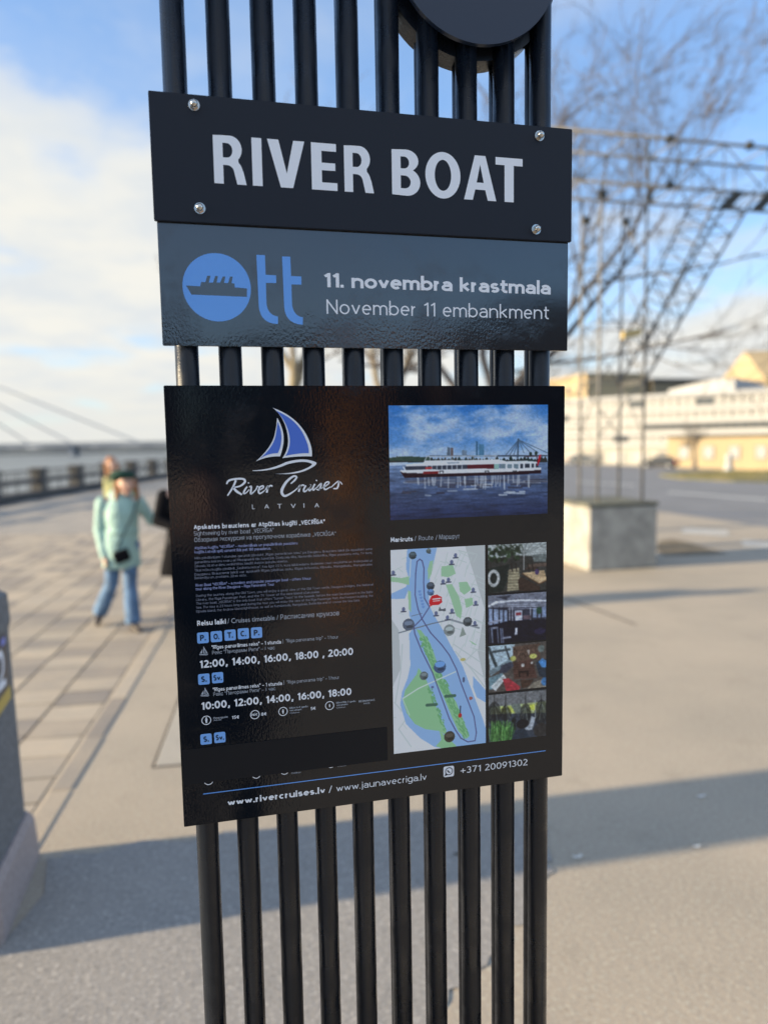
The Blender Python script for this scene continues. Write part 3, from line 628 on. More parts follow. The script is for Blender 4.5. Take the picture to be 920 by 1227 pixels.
class Print:
    def __init__(s, q, px, gain=1.0):
        """q: four corners TL TR BR BL as (x,z) on the panel"""
        s.x0 = (q[0][0] + q[3][0]) / 2; s.x1 = (q[1][0] + q[2][0]) / 2; s.z1 = (q[0][1] + q[1][1]) / 2; s.z0 = (q[2][1] + q[3][1]) / 2
        s.w = s.x1 - s.x0; s.h = s.z1 - s.z0; s.m = px; s.n = int(px * s.h / s.w)
        s.U, s.V = np.meshgrid(np.linspace(0, 1, s.m), np.linspace(0, 1, s.n)); s.C = np.zeros((s.n, s.m, 3), 'f'); s.asp = s.h / s.w; s.gain = gain
    def uv(s, p): return ((p[0] - s.x0) / s.w, (s.z1 - p[1]) / s.h)
    def use(s, f): s.f = f; return s
    def put(s, mask, col, a=1.0):
        col = np.asarray(col, 'f')
        if mask.dtype == bool: mask = mask.astype('f')
        mk = (mask * a)[..., None]; s.C = s.C * (1 - mk) + col * mk
    def poly(s, pts, col, a=1.0):
        P = [s.f(p) for p in pts]; ins = np.zeros(s.U.shape, bool)
        for (xa, ya), (xb, yb) in zip(P, P[1:] + P[:1]):
            if ya == yb: continue
            c = ((ya > s.V) != (yb > s.V)) & (s.U < (xb - xa) * (s.V - ya) / (yb - ya) + xa); ins ^= c
        s.put(ins, col, a); return ins
    def line(s, pts, w, col, a=1.0):
        P = [s.f(p) for p in pts]; w = w / 2
        for (xa, ya), (xb, yb) in zip(P, P[1:]):
            dx, dy = xb - xa, (yb - ya) * s.asp; L = dx * dx + dy * dy + 1e-12
            t = np.clip(((s.U - xa) * dx + (s.V - ya) * s.asp * dy) / L, 0, 1)
            d = np.sqrt((s.U - xa - t * dx) ** 2 + ((s.V - ya) * s.asp - t * dy) ** 2)
            s.put(np.clip((w - d) * s.m + .5, 0, 1), col, a)
    def ell(s, c, rx, ry, col, a=1.0):
        cx, cy = s.f(c); s.put(((s.U - cx) / rx) ** 2 + ((s.V - cy) * s.asp / ry) ** 2 < 1, col, a)
    def build(s, name, label, y=-.0003):
        if 'map' not in name:                           # the softness and grain of a printed photograph
            pad = np.pad(s.C, ((1, 1), (1, 1), (0, 0)), 'edge'); k_ = (1, 2, 1)
            s.C = sum(pad[a:a + s.n, b:b + s.m] * k_[a] * k_[b] for a in range(3) for b in range(3)) / 16
            s.C = s.C * (.90 + .20 * vnoise(s.n, s.m, 70, 60, 2, 77, .8)[..., None])
        n, m = s.n, s.m; xs = np.linspace(s.x0, s.x1, m); zs = np.linspace(s.z1, s.z0, n)
        co = np.zeros((n, m, 3), 'f'); co[..., 0] = xs[None]; co[..., 1] = y; co[..., 2] = zs[:, None]
        i = (np.arange(n - 1)[:, None] * m + np.arange(m - 1)[None]).ravel(); fc = np.stack([i, i + m, i + m + 1, i + 1], 1)
        me = bpy.data.meshes.new(name); me.vertices.add(n * m); me.vertices.foreach_set('co', co.ravel())
        me.loops.add(len(fc) * 4); me.loops.foreach_set('vertex_index', fc.ravel().astype('i')); me.polygons.add(len(fc))
        me.polygons.foreach_set('loop_start', np.arange(len(fc), dtype='i') * 4); me.update(calc_edges=True)
        ca = me.color_attributes.new('print', 'FLOAT_COLOR', 'POINT'); cl = np.ones((n * m, 4), 'f'); cl[:, :3] = np.clip(s2l(np.clip(s.C, 0, 255)) * s.gain * PGAIN, 0, .92).reshape(-1, 3)
        ca.data.foreach_set('color', cl.ravel()); me.materials.append(M['photo']); o = link(name, me, P3); o['label'] = label; return o

# route map (coordinates read off the map itself)
mq = [S(468.2, 659.4), S(580.5, 653), S(582.2, 889.9), S(471.4, 904)]
mp = Print(mq, 200, 1.0); g7 = zm(465, 645, 4.717); mp.use(lambda p: mp.uv(g7(p)))
mp.C[:] = (196, 200, 198)
mp.poly([(0, 60), (430, 30), (545, 400), (505, 640), (560, 880), (570, 1170), (20, 1240), (0, 900), (70, 740), (60, 520), (0, 430)], (226, 233, 228))
wat = (150, 186, 232); grn = (150, 200, 150)
r2 = random.Random(3)
for k in range(70):                                     # street grid
    x, y = r2.uniform(230, 520), r2.uniform(60, 640); a = r2.choice((.35, 1.9)) + r2.uniform(-.15, .15); l = r2.uniform(30, 120)
    mp.line([(x, y), (x + l * cos(a), y + l * sin(a))], .008, (205, 212, 208))
for k in range(20):
    x, y = r2.uniform(20, 110), r2.uniform(90, 1100); mp.line([(x, y), (x + r2.uniform(-30, 60), y + r2.uniform(-30, 40))], .008, (208, 214, 211))
for l in ([(35, 930), (110, 1010), (60, 1080), (130, 1180)], [(80, 600), (70, 760), (40, 930)], [(380, 640), (470, 740), (545, 840)], [(500, 630), (430, 700), (545, 790)], [(370, 600), (520, 700)]): mp.line(l, .012, (204, 210, 208))
mp.poly([(108, 55), (275, 55), (258, 130), (236, 210), (232, 300), (232, 380), (262, 440), (310, 520), (350, 600), (420, 720), (480, 880), (530, 1010), (560, 1100), (565, 1170), (380, 1200), (260, 1180), (180, 1130), (100, 1050), (68, 940), (78, 870), (110, 790), (125, 720), (118, 540), (145, 500), (120, 440), (110, 300), (95, 340), (10, 345), (20, 312), (100, 275), (118, 230), (100, 170)], wat)
mp.poly([(480, 780), (560, 870), (560, 935), (500, 900), (478, 840)], wat)
mp.poly([(170, 735), (182, 745), (215, 800), (240, 860), (260, 930), (300, 1020), (330, 1090), (320, 1110), (290, 1090), (210, 1080), (150, 1050), (105, 990), (82, 920), (95, 860), (130, 810), (160, 770)], grn)
mp.poly([(160, 515), (185, 520), (235, 590), (262, 660), (290, 760), (340, 850), (385, 930), (430, 1040), (458, 1120), (440, 1135), (395, 1090), (355, 1000), (310, 890), (265, 800), (230, 700), (195, 590)], grn)
mp.poly([(290, 1090), (340, 1130), (390, 1180), (330, 1200), (270, 1175), (300, 1140)], grn)
for pl in ([(300, 160), (365, 150), (382, 200), (340, 220), (300, 215)], [(325, 262), (360, 258), (400, 330), (418, 400), (410, 455), (385, 440), (350, 330)], [(398, 250), (445, 245), (470, 290), (430, 320), (405, 300)], [(430, 345), (475, 335), (480, 375), (440, 395)],
           [(15, 218), (75, 225), (118, 215), (120, 265), (60, 250), (15, 245)], [(235, 130), (255, 125), (245, 200), (225, 240), (222, 180)], [(112, 295), (128, 300), (130, 420), (115, 400)], [(455, 575), (505, 605), (480, 600)]): mp.poly(pl, (165, 205, 165))
for k in range(260):                                    # forest hatching
    t = r2.random(); x = 190 + t * 250 + r2.uniform(-20, 22); y = 560 + t * 560 + r2.uniform(-15, 15); mp.line([(x, y), (x + 5, y + 8)], .012, (118, 178, 122))
for k in range(70):
    t = r2.random(); x = 225 + t * 95 + r2.uniform(-12, 12); y = 830 + t * 250; mp.line([(x, y), (x + 4, y + 7)], .012, (118, 178, 122))
mp.line([(85, 905), (170, 850), (230, 822), (380, 755)], .012, (214, 226, 220)); mp.line([(80, 905), (120, 1000)], .009, (200, 220, 205)); mp.line([(60, 535), (150, 510), (250, 482), (360, 458)], .012, (120, 128, 138)); mp.line([(350, 460), (512, 507)], .02, (150, 155, 160))
mp.line([(128, 105), (122, 220)], .008, (225, 235, 245)); mp.line([(132, 440), (190, 425)], .008, (120, 130, 150))
rt1 = [(233, 388), (205, 340), (200, 250), (202, 170), (192, 128), (178, 118), (163, 132), (155, 200), (152, 320), (168, 400), (190, 455), (240, 535), (300, 600), (345, 660), (385, 740), (415, 830), (450, 920), (485, 1010), (498, 1100), (490, 1145), (450, 1152), (410, 1130), (380, 1085), (345, 1020), (290, 870), (250, 760), (190, 640), (150, 540), (145, 500), (190, 455), (233, 388)]
mp.line(rt1, .011, (88, 84, 130))
mp.poly([(233, 388), (232, 350), (245, 325), (275, 318), (302, 332), (305, 362), (285, 378), (250, 380)], (214, 38, 48)); mp.line([(252, 345), (295, 340)], .012, (245, 220, 220)); mp.line([(255, 356), (290, 352)], .010, (240, 205, 205))
for x, y, rr, cl in ((138, 97, .04, (70, 84, 90)), (239, 270, .042, (70, 78, 88)), (240, 305, .036, (90, 120, 160)), (115, 488, .062, (96, 106, 122)), (345, 520, .060, (140, 148, 146)), (448, 472, .05, (80, 86, 90)), (292, 728, .066, (74, 96, 130)), (202, 778, .045, (100, 110, 112)), (346, 1122, .06, (70, 66, 58)), (228, 72, .026, (90, 100, 100))):
    mp.ell((x, y), rr, rr, cl); mp.ell((x, y - 8), rr * .7, rr * .35, [min(255, c * 1.5) for c in cl], .7); mp.ell((x + 6, y + 12), rr * .6, rr * .25, [c * .6 for c in cl], .7)
mp.ell((292, 712), .055, .03, (120, 170, 235))
for x, y in ((380, 97), (358, 135), (28, 195), (480, 292), (494, 365), (86, 402), (490, 480), (340, 235), (310, 245), (270, 425), (360, 410), (335, 448)):
    mp.ell((x, y), .018, .024, (108, 118, 150)); mp.line([(x - 12, y + 14), (x + 13, y + 12)], .014, (80, 84, 104))
mp.poly([(402, 560), (440, 545), (420, 500)], (150, 160, 150)); mp.poly([(285, 405), (290, 385), (300, 402), (325, 395), (325, 412), (285, 412)], (100, 104, 108))
for x, y in ((350, 892), (245, 942)): mp.line([(x - 26, y + 2), (x + 26, y - 2)], .032, (74, 112, 92))
mp.line([(408, 950), (406, 1000)], .014, (60, 70, 90)); mp.ell((406, 1002), .02, .025, (190, 50, 50)); mp.ell((426, 800), .014, .03, (90, 100, 130)); mp.ell((466, 905), .02, .02, (170, 100, 90)); mp.ell((250, 842), .015, .015, (100, 110, 150)); mp.ell((422, 686), .03, .016, (200, 190, 120))
for i, (x, y) in enumerate(((175, 300), (179, 318), (184, 336), (188, 354), (192, 372), (196, 388))): mp.line([(x - 3, y), (x + 7, y - 2)], .016, (120, 158, 214)); mp.line([(x, y + 6), (x + 6, y + 4)], .010, (120, 158, 214))
mp.build('route_map', 'printed river route map with a looping tour line and a red marker')

# ship photograph
sq = [S(465.8, 486.3), S(657, 484.3), S(655, 615), S(467, 623.8)]
sp_ = Print(sq, 330); g8 = zm(455, 455, 4.0); sp_.use(lambda p: sp_.uv(g8(p)))
n, m = sp_.n, sp_.m; V, U = sp_.V, sp_.U
cl = vnoise(n, m, 5, 7, 5, 11, .6); cl2 = vnoise(n, m, 9, 22, 4, 12)
hz = sp_.uv(g8((400, 385)))[1]
skyc = np.array((58, 122, 196)) * (1 - np.clip(V / hz, 0, 1))[..., None] + np.array((120, 166, 216)) * np.clip(V / hz, 0, 1)[..., None]
cm = np.clip((cl * .75 + cl2 * .25 - .40) * 4 + .5 * np.clip(U - .3, 0, 1) * (V < .28), 0, 1)[..., None] * .8
cm *= (1 - .85 * np.clip((U - .80) * 6, 0, 1) * np.clip((.16 - V) * 12, 0, 1))[..., None]
sp_.C = (skyc * (1 - cm) + np.array((206, 218, 236)) * cm)
lowc = np.clip((V - hz * .68) / (hz * .3), 0, 1)[..., None]; sp_.C = sp_.C * (1 - lowc * .55) + np.array((214, 224, 236)) * lowc * .55
water = V > hz + .035
d = np.clip((V - hz) / (1 - hz), 0, 1)[..., None]; wn = vnoise(n, m, 10, 60, 4, 14)[..., None]
wc = np.array((118, 142, 176)) * (1 - d) + np.array((34, 44, 78)) * d; wc = wc * (.62 + .76 * wn)
sp_.C = np.where(water[..., None], wc, sp_.C)
for k in range(46):                                     # far treeline
    x = 50 + k * 16.5; h = r2.uniform(6, 16); sp_.poly([(x - 10, 396), (x - 8, 396 - h * 1.4), (x, 392 - h * 1.9), (x + 9, 395 - h), (x + 10, 396)], (38 + r2.randint(0, 18), 54, 52))
sp_.poly([(45, 388), (45, 374), (120, 366), (240, 372), (240, 392)], (60, 80, 70)); sp_.line([(240, 366), (800, 364)], .008, (60, 66, 76))
for x0, x1, y0, cc in ((322, 337, 322, (96, 112, 128)), (340, 352, 324, (110, 96, 96)), (394, 416, 336, (120, 140, 160)), (460, 470, 294, (70, 110, 140)), (474, 500, 308, (84, 132, 164))): sp_.poly([(x0, 368), (x0, y0), (x1, y0 + 3), (x1, 368)], cc)
sp_.line([(663, 285), (660, 372)], .010, (70, 90, 110))
for x in (600, 620, 640): sp_.line([(664, 288), (x, 364)], .004, (70, 90, 110))
for x in (690, 720, 760, 803): sp_.line([(665, 288), (x, 350 - 0 * x)], .004, (80, 100, 120))
for k in range(40):                                     # broken reflection
    x = r2.uniform(110, 760); y = r2.uniform(475, 555); w = r2.uniform(15, 60) * (1.25 - (y - 475) / 120); sp_.line([(x - w, y), (x + w, y + r2.uniform(-2, 2))], .010, r2.choice([(196, 204, 214), (160, 172, 190), (60, 60, 74), (44, 40, 52)]), .75)
sp_.poly([(118, 492), (120, 478), (770, 455), (764, 500), (500, 492), (300, 512)], (84, 84, 98), .45)
for k in range(34): x = r2.uniform(130, 755); sp_.line([(x, 470 - (x - 120) * .02), (x + r2.uniform(-3, 3), 500 + r2.uniform(-8, 25))], .009, (206, 212, 220), .55)
sp_.poly([(97, 440), (772, 425), (772, 448), (640, 456), (300, 466), (118, 470), (108, 455)], (44, 26, 34))     # hull
sp_.poly([(95, 438), (100, 432), (772, 420), (772, 432), (640, 440), (300, 450), (110, 446)], (230, 232, 236))
sp_.poly([(210, 440), (282, 438), (278, 450), (205, 452)], (130, 40, 44)); sp_.poly([(120, 432), (122, 416), (420, 408), (420, 428)], (60, 66, 80)); sp_.poly([(420, 428), (420, 408), (546, 404), (546, 425)], (92, 36, 44))
for x in range(225, 415, 24): sp_.line([(x, 430), (x, 411)], .006, (190, 196, 204))
sp_.line([(222, 424), (245, 422)], .012, (190, 60, 60)); sp_.poly([(575, 426), (577, 404), (672, 402), (672, 424)], (120, 140, 150)); sp_.poly([(672, 424), (674, 402), (755, 398), (760, 421)], (52, 58, 70))
for x in (606, 637, 668, 690, 722, 742): sp_.line([(x, 426), (x, 400)], .012, (226, 230, 234))
sp_.poly([(570, 428), (572, 398), (546, 400), (546, 428)], (150, 190, 180)); sp_.poly([(122, 416), (125, 405), (205, 400), (215, 388), (570, 382), (605, 390), (606, 402), (420, 408)], (234, 238, 243)); sp_.poly([(606, 404), (606, 390), (690, 388), (750, 392), (756, 402)], (222, 228, 234))
sp_.line([(215, 388), (225, 368), (560, 364)], .005, (200, 206, 214)); 
for x in range(240, 560, 26): sp_.line([(x, 386), (x, 366)], .004, (190, 196, 204))
sp_.line([(325, 399), (378, 397)], .010, (170, 180, 190)); sp_.poly([(752, 410), (762, 362), (773, 358), (768, 385), (757, 412)], (190, 34, 44)); sp_.line([(112, 418), (122, 432)], .007, (220, 224, 230)); sp_.line([(700, 368), (752, 366), (752, 392)], .005, (70, 40, 46))
for x, y in ((722, 354), (748, 352)): sp_.ell((x, y), .010, .011, (44, 60, 52))
for x in (295, 513, 646): sp_.line([(x - 8, 447), (x - 8, 438), (x + 8, 437), (x + 8, 446)], .005, (50, 50, 54))
sp_.build('ship_photograph', 'printed photograph of a white passenger boat on blue water')

# four photographs of the boat's rooms
g9 = zm(575, 640, 4.811)
def room(q, base, label, seed, paint):
    P = Print([g9(p) for p in q], 110); P.use(lambda p: P.uv(g9(p)))
    P.C[:] = np.array(base); paint(P)
    nn = vnoise(P.n, P.m, 26, 26, 3, seed, .8)[..., None]; P.C = P.C * (.62 + .76 * nn)
    P.build('room_photograph', label)
def rm1(P):
    P.poly([(40, 60), (390, 40), (390, 140), (250, 120), (170, 125), (40, 150)], (176, 182, 180))
    for i in range(9): P.line([(60 + i * 42, 48), (250, 118)], .012, (120, 126, 124))
    for i in range(5): P.line([(150, 66 + i * 14), (390, 56 + i * 17)], .010, (140, 146, 142))
    for k in range(60): P.ell((r2.uniform(48, 220), r2.uniform(75, 160)), .03, .03, r2.choice([(36, 52, 36), (54, 74, 50), (28, 34, 28)]), .8)
    for k in range(14): P.line([(r2.uniform(90, 240), 60), (r2.uniform(110, 260), 110)], .012, (40, 52, 38))
    P.poly([(45, 200), (165, 175), (170, 240), (130, 330), (45, 345)], (32, 40, 38)); P.poly([(165, 205), (225, 195), (230, 320), (155, 330)], (168, 158, 130))
    for i in range(7): P.line([(158, 215 + i * 17), (232, 212 + i * 17)], .012, (110, 100, 80))
    P.ell((78, 255), .105, .14, (196, 198, 196)); P.ell((78, 255), .058, .085, (34, 40, 40))
    P.poly([(242, 225), (370, 208), (385, 265), (340, 285)], (196, 168, 130)); P.line([(242, 228), (340, 287), (385, 267)], .02, (90, 66, 50)); P.poly([(218, 262), (240, 245), (300, 280), (345, 300), (345, 325), (225, 330)], (60, 46, 40))
    P.poly([(250, 205), (280, 185), (330, 190), (325, 205)], (70, 56, 50)); P.ell((328, 218), .035, .05, (74, 58, 96)); P.line([(252, 95), (252, 205)], .014, (206, 206, 204)); P.poly([(270, 175), (385, 165), (385, 185), (280, 192)], (96, 80, 72)); P.poly([(300, 120), (380, 112), (380, 158), (310, 160)], (110, 118, 116))
    for x in (180, 205, 275, 300): P.line([(x, 170), (x + 6, 215)], .016, (38, 32, 30))
def rm2(P):
    P.poly([(40, 345), (390, 330), (390, 420), (40, 425)], (120, 124, 138)); P.poly([(45, 412), (90, 388), (220, 376), (385, 380), (385, 388), (220, 386), (100, 400), (50, 420)], (226, 230, 240)); P.poly([(90, 362), (180, 352), (150, 380)], (60, 62, 74))
    P.poly([(50, 430), (160, 440), (160, 510), (50, 525)], (150, 166, 196)); P.poly([(300, 430), (385, 415), (385, 480), (300, 482)], (130, 146, 176))
    for x in (75, 110, 135, 160, 300, 330, 352): P.line([(x, 425), (x, 520)], .025, (44, 46, 58))
    for x in (170, 186, 290): P.line([(x, 425), (x, 505)], .012, (206, 210, 224))
    for y in (408, 420, 432): P.line([(160, y), (330, y - 4)], .010, (190, 196, 214))
    P.poly([(200, 440), (242, 438), (242, 500), (202, 502)], (206, 212, 230)); P.poly([(206, 452), (236, 451), (236, 468), (206, 469)], (150, 60, 70)); P.poly([(250, 470), (290, 468), (290, 490), (250, 492)], (110, 90, 100))
    P.poly([(45, 530), (165, 500), (380, 490), (380, 620), (45, 640)], (24, 24, 38)); P.poly([(203, 540), (214, 540), (216, 580), (200, 582)], (222, 226, 240))
    for x, y in ((60, 515), (90, 505), (75, 545), (150, 600)): P.line([(x - 18, y), (x + 24, y - 6)], .03, (150, 156, 176))
    for k in range(10): x = r2.uniform(50, 150); P.line([(x, 545), (x + 6, 625)], .02, r2.choice([(110, 118, 140), (14, 14, 22)]))
    P.ell((340, 440), .05, .06, (40, 70, 54)); P.ell((345, 560), .10, .05, (48, 44, 80), .7)
def rm3(P):
    P.poly([(45, 645), (200, 634), (185, 740), (60, 805)], (176, 196, 206)); P.line([(50, 660), (100, 780)], .05, (60, 70, 74)); P.line([(75, 680), (170, 665)], .04, (70, 80, 84)); P.line([(145, 650), (175, 735)], .03, (60, 66, 70)); P.poly([(50, 790), (180, 720), (190, 732), (60, 820)], (120, 138, 146))
    P.poly([(190, 650), (345, 630), (345, 720), (190, 735)], (92, 72, 62))
    for k in range(24): x = r2.uniform(195, 320); y = r2.uniform(650, 700); P.line([(x, y), (x + r2.uniform(-10, 10), y + 12)], .016, r2.choice([(200, 196, 190), (50, 38, 34), (130, 104, 88)]))
    P.ell((190, 718), .05, .045, (184, 184, 104)); P.ell((306, 704), .065, .04, (196, 196, 110)); P.poly([(190, 740), (300, 722), (330, 830), (195, 838)], (86, 60, 54))
    for i in range(6): P.line([(195, 755 + i * 14), (315, 745 + i * 14)], .008, (62, 42, 38))
    P.poly([(222, 790), (278, 786), (280, 820), (270, 820), (268, 800), (232, 803), (230, 825), (222, 825)], (40, 28, 28)); P.ell((246, 756), .03, .03, (220, 220, 216)); P.poly([(120, 760), (180, 735), (195, 760), (150, 800), (110, 805)], (62, 66, 80)); P.poly([(50, 830), (130, 800), (140, 830), (90, 890), (50, 900)], (120, 150, 160)); P.poly([(60, 880), (135, 808), (150, 830), (90, 905)], (206, 212, 212))
    P.poly([(130, 836), (165, 832), (232, 880), (220, 905), (150, 905)], (168, 56, 66)); P.poly([(320, 740), (385, 720), (385, 830), (340, 820)], (44, 54, 66)); P.poly([(335, 735), (360, 716), (382, 730), (380, 770), (355, 768)], (80, 140, 200)); P.poly([(270, 890), (310, 855), (380, 830), (380, 888)], (140, 132, 118)); P.ell((372, 850), .06, .07, (70, 120, 170)); P.ell((352, 660), .06, .06, (110, 120, 116)); P.poly([(232, 840), (310, 838), (280, 880), (240, 890)], (74, 54, 46)); P.ell((298, 742), .02, .02, (210, 210, 205))
def rm4(P):
    P.poly([(45, 925), (385, 900), (385, 965), (120, 1000), (45, 990)], (116, 118, 120)); P.poly([(60, 1000), (380, 962), (380, 1030), (60, 1040)], (176, 186, 130)); P.poly([(120, 1000), (200, 990), (205, 1030), (120, 1030)], (190, 200, 100)); P.poly([(175, 985), (230, 975), (255, 1060), (220, 1060)], (110, 120, 112)); P.poly([(285, 985), (330, 975), (320, 1015), (285, 1015)], (200, 208, 90))
    P.poly([(45, 1040), (385, 1030), (385, 1170), (45, 1200)], (58, 66, 78)); P.poly([(250, 1130), (295, 1050), (320, 1060), (300, 1130)], (170, 178, 186)); P.poly([(180, 1135), (260, 1125), (290, 1180), (175, 1190)], (40, 52, 66))
    for cx, cy, rx, ry in ((82, 1035, .11, .20), (147, 1040, .10, .11), (262, 1045, .10, .20), (352, 1030, .12, .22)):
        P.ell((cx, cy), rx, ry, (30, 32, 34), .65)
        for k in range(16): a = r2.uniform(0, 6.28); P.line([(cx, cy - 55), (cx + 30 * cos(a), cy + 45 * sin(a))], .008, r2.choice([(120, 128, 120), (20, 22, 24)]), .8)
        P.line([(cx, 930), (cx, cy - 50)], .010, (30, 30, 30))
    P.ell((245, 1095), .11, .08, (26, 28, 34)); P.ell((350, 1130), .13, .12, (50, 46, 44), .8); P.ell((195, 1075), .04, .04, (20, 24, 26)); P.line([(197, 1060), (200, 1125)], .04, (30, 36, 40)); P.line([(318, 960), (318, 1060)], .012, (190, 196, 196))
    for k in range(90): x = r2.uniform(60, 180); P.line([(x, 1195), (x + r2.uniform(-30, 30), r2.uniform(1075, 1130))], .012, r2.choice([(84, 140, 70), (60, 108, 54), (120, 170, 96), (40, 78, 40)]))
room([(45, 65), (383, 45), (380, 318), (48, 345)], (56, 56, 54), 'printed photograph of a shaded deck with wooden tables and a lifebuoy', 1, rm1)
room([(45, 352), (380, 336), (380, 610), (48, 635)], (54, 56, 72), 'printed photograph of a dark saloon with white ceiling rails', 2, rm2)
room([(48, 645), (380, 620), (380, 882), (50, 915)], (84, 78, 74), 'printed photograph of a lounge with sofas, red cushion and low table', 3, rm3)
room([(48, 925), (380, 900), (380, 1165), (50, 1198)], (70, 76, 80), 'printed photograph of hanging wicker chairs beside a green plant', 4, rm4)

# --- round sign
DX, DZ, DR = .4245, 2.5335, .1315
bm = bmesh.new(); prism_y(bm, circ((DX, DZ), DR, 72), -.0055, .0035); bmesh.ops.recalc_face_normals(bm, faces=bm.faces); spart('round_plate', bm, M['disc'])
bm = bmesh.new(); prism_y(bm, circ((DX, DZ), DR + .010, 72), .024, .064); bmesh.ops.recalc_face_normals(bm, faces=bm.faces); spart('round_housing', bm, M['bar'])
# ------------------------------------------------------------------ PART 2 (place)
# ================================================================== the place
def ground_mat(name, c1, c2, fine=140, big=.6, bump=.5, patch=None, agg=.35):
    m = bpy.data.materials.new(name); m.use_nodes = True; t = m.node_tree; b = t.nodes['Principled BSDF']; N = NT(t)
    g = N.n('ShaderNodeNewGeometry').outputs['Position']
    b.inputs['Roughness'].default_value = .85; b.inputs['Specular IOR Level'].default_value = .3
    base = N.mix(N.step(N.noise(g, big, 6, .6), .3, .7), c4(c1), c4(c2))
    ag = N.noise(g, fine, 3, .7)
    base = N.mix(N.step(ag, .52, .70, 0, agg), base, c4([min(.6, x * 1.7) for x in c1]))
    base = N.mix(N.step(ag, .44, .30, 0, agg), base, c4([x * .45 for x in c1]))
    base = N.mix(N.step(N.noise(g, 3.1, 5, .65), .56, .72, 0, .35), base, c4([x * .68 for x in c1]))
    if patch: base = N.mix(N.step(N.noise(g, 1.3, 5, .6), .55, .68, 0, .7), base, c4(patch))
    t.links.new(base, b.inputs['Base Color'])
    bn = N.n('ShaderNodeBump'); bn.inputs['Strength'].default_value = bump; bn.inputs['Distance'].default_value = .004
    t.links.new(N.noise(g, fine * .6, 4, .65), bn.inputs['Height']); t.links.new(bn.outputs[0], b.inputs['Normal'])
    return m
M['asphalt'] = ground_mat('pale_worn_asphalt', (.435, .365, .28), (.355, .305, .24), fine=60, agg=.45)
M['patch'] = ground_mat('shade_grey_asphalt', (.325, .30, .27), (.27, .255, .235), fine=60, agg=.6)  # asphalt greyed to carry the lower-left shade in its colour
M['road'] = ground_mat('road_asphalt', (.255, .245, .235), (.20, .195, .185), fine=60)
M['bed'] = ground_mat('dusty_joint_bed', (.085, .075, .065), (.06, .055, .05), fine=80)
M['worn'] = ground_mat('broken_asphalt_grit', (.24, .21, .175), (.15, .13, .11), fine=50, big=9, agg=.8)
M['slab'] = ground_mat('concrete_paver', (.44, .375, .295), (.36, .32, .27), fine=120, big=2.2)
def slab_rand(m, amt):
    t = m.node_tree; b = t.nodes['Principled BSDF']; N = NT(t); l = b.inputs['Base Color'].links[0].from_socket
    oi = N.n('ShaderNodeObjectInfo').outputs['Random']; cr = N.n('ShaderNodeValToRGB'); t.links.new(oi, cr.inputs[0])
    cr.color_ramp.elements[0].color = (1 - amt, 1 - amt, 1 - amt * .9, 1); cr.color_ramp.elements[1].color = (1 + amt * .6, 1 + amt * .45, 1 + amt * .2, 1)
    e = cr.color_ramp.elements.new(.5); e.color = (1, .97, .93, 1)
    t.links.new(N.mix(1.0, l, cr.outputs[0], 'MULTIPLY'), b.inputs['Base Color'])
slab_rand(M['slab'], .32)
M['plate'] = ground_mat('concrete_plate', (.44, .395, .325), (.38, .345, .29), fine=110, big=1.4)
M['granite'] = mat('dark_granite', (.10, .095, .09), rough=.75, var=.35, vscale=9)
M['rail'] = mat('dark_rail_paint', (.045, .05, .052), rough=.5)
M['concrete'] = mat('block_concrete', (.40, .385, .345), rough=.85, var=.34, vscale=4, bump=.3, bscale=40, bdist=.004)
M['concrete_top'] = mat('mossy_concrete', (.09, .09, .08), rough=.9, col2=(.16, .16, .11), vscale=6)
M['bin_body'] = mat('grey_pebble_concrete', (.20, .205, .21), rough=.85, var=.4, vscale=60, bump=.6, bscale=90, bdist=.004)
M['bin_plinth'] = mat('pinkish_granite', (.40, .33, .31), rough=.7, var=.2, vscale=40)
M['sticker'] = mat('dark_sticker', (.035, .035, .045), rough=.4)
M['sticker_white'] = mat('sticker_white', (.75, .78, .85), rough=.5)
M['sticker_yellow'] = mat('sticker_yellow', (.50, .36, .07), rough=.5)
M['sticker_blue'] = mat('sticker_blue', (.18, .22, .60), rough=.5)
M['lattice'] = mat('weathered_steel_lattice', (.23, .215, .19), rough=.6, col2=(.14, .14, .14), vscale=6)
M['lattice_dark'] = mat('dark_steel', (.035, .035, .03), rough=.6)
M['box_yellow'] = mat('faded_yellow_box', (.50, .38, .16), rough=.6)
M['bark'] = mat('bare_bark', (.105, .092, .09), rough=.9, col2=(.16, .135, .11), vscale=3, bump=.5, bscale=30, bdist=.01)
M['bark_lichen'] = mat('lichen_bark', (.30, .25, .15), rough=.9, col2=(.17, .14, .11), vscale=5, bump=.5, bscale=30, bdist=.01)
M['bark_warm'] = mat('rust_brown_bark', (.82, .36, .07), rough=.9, col2=(.60, .24, .06), vscale=5, bump=.5, bscale=30, bdist=.01)
M['grass'] = mat('dry_grass', (.13, .13, .055), rough=.95, col2=(.20, .17, .08), vscale=1.5)
M['soil'] = mat('damp_soil', (.13, .10, .06), rough=.95, col2=(.20, .16, .10), vscale=4)
M['pale'] = mat('pale_worn_paint', (.55, .53, .48), rough=.8, var=.25, vscale=6)
M['cream'] = mat('cream_render', (.41, .39, .345), rough=.85, var=.08, vscale=.2)
M['white_wall'] = mat('white_spandrel', (.41, .41, .405), rough=.7, var=.06, vscale=.2)
M['yellow_wall'] = mat('yellow_render', (.43, .335, .20), rough=.85, var=.1, vscale=.2)
M['roof_dark'] = mat('dark_roof', (.07, .065, .06), rough=.7, var=.3, vscale=.5)
M['roof_grey'] = mat('grey_metal_roof', (.30, .31, .33), rough=.5)
M['glass'] = mat('pale_window_glass', (.36, .355, .34), rough=.45, spec=.5, metal=0)
M['glass_dark'] = mat('dark_window_glass', (.06, .07, .085), rough=.1, spec=.8)
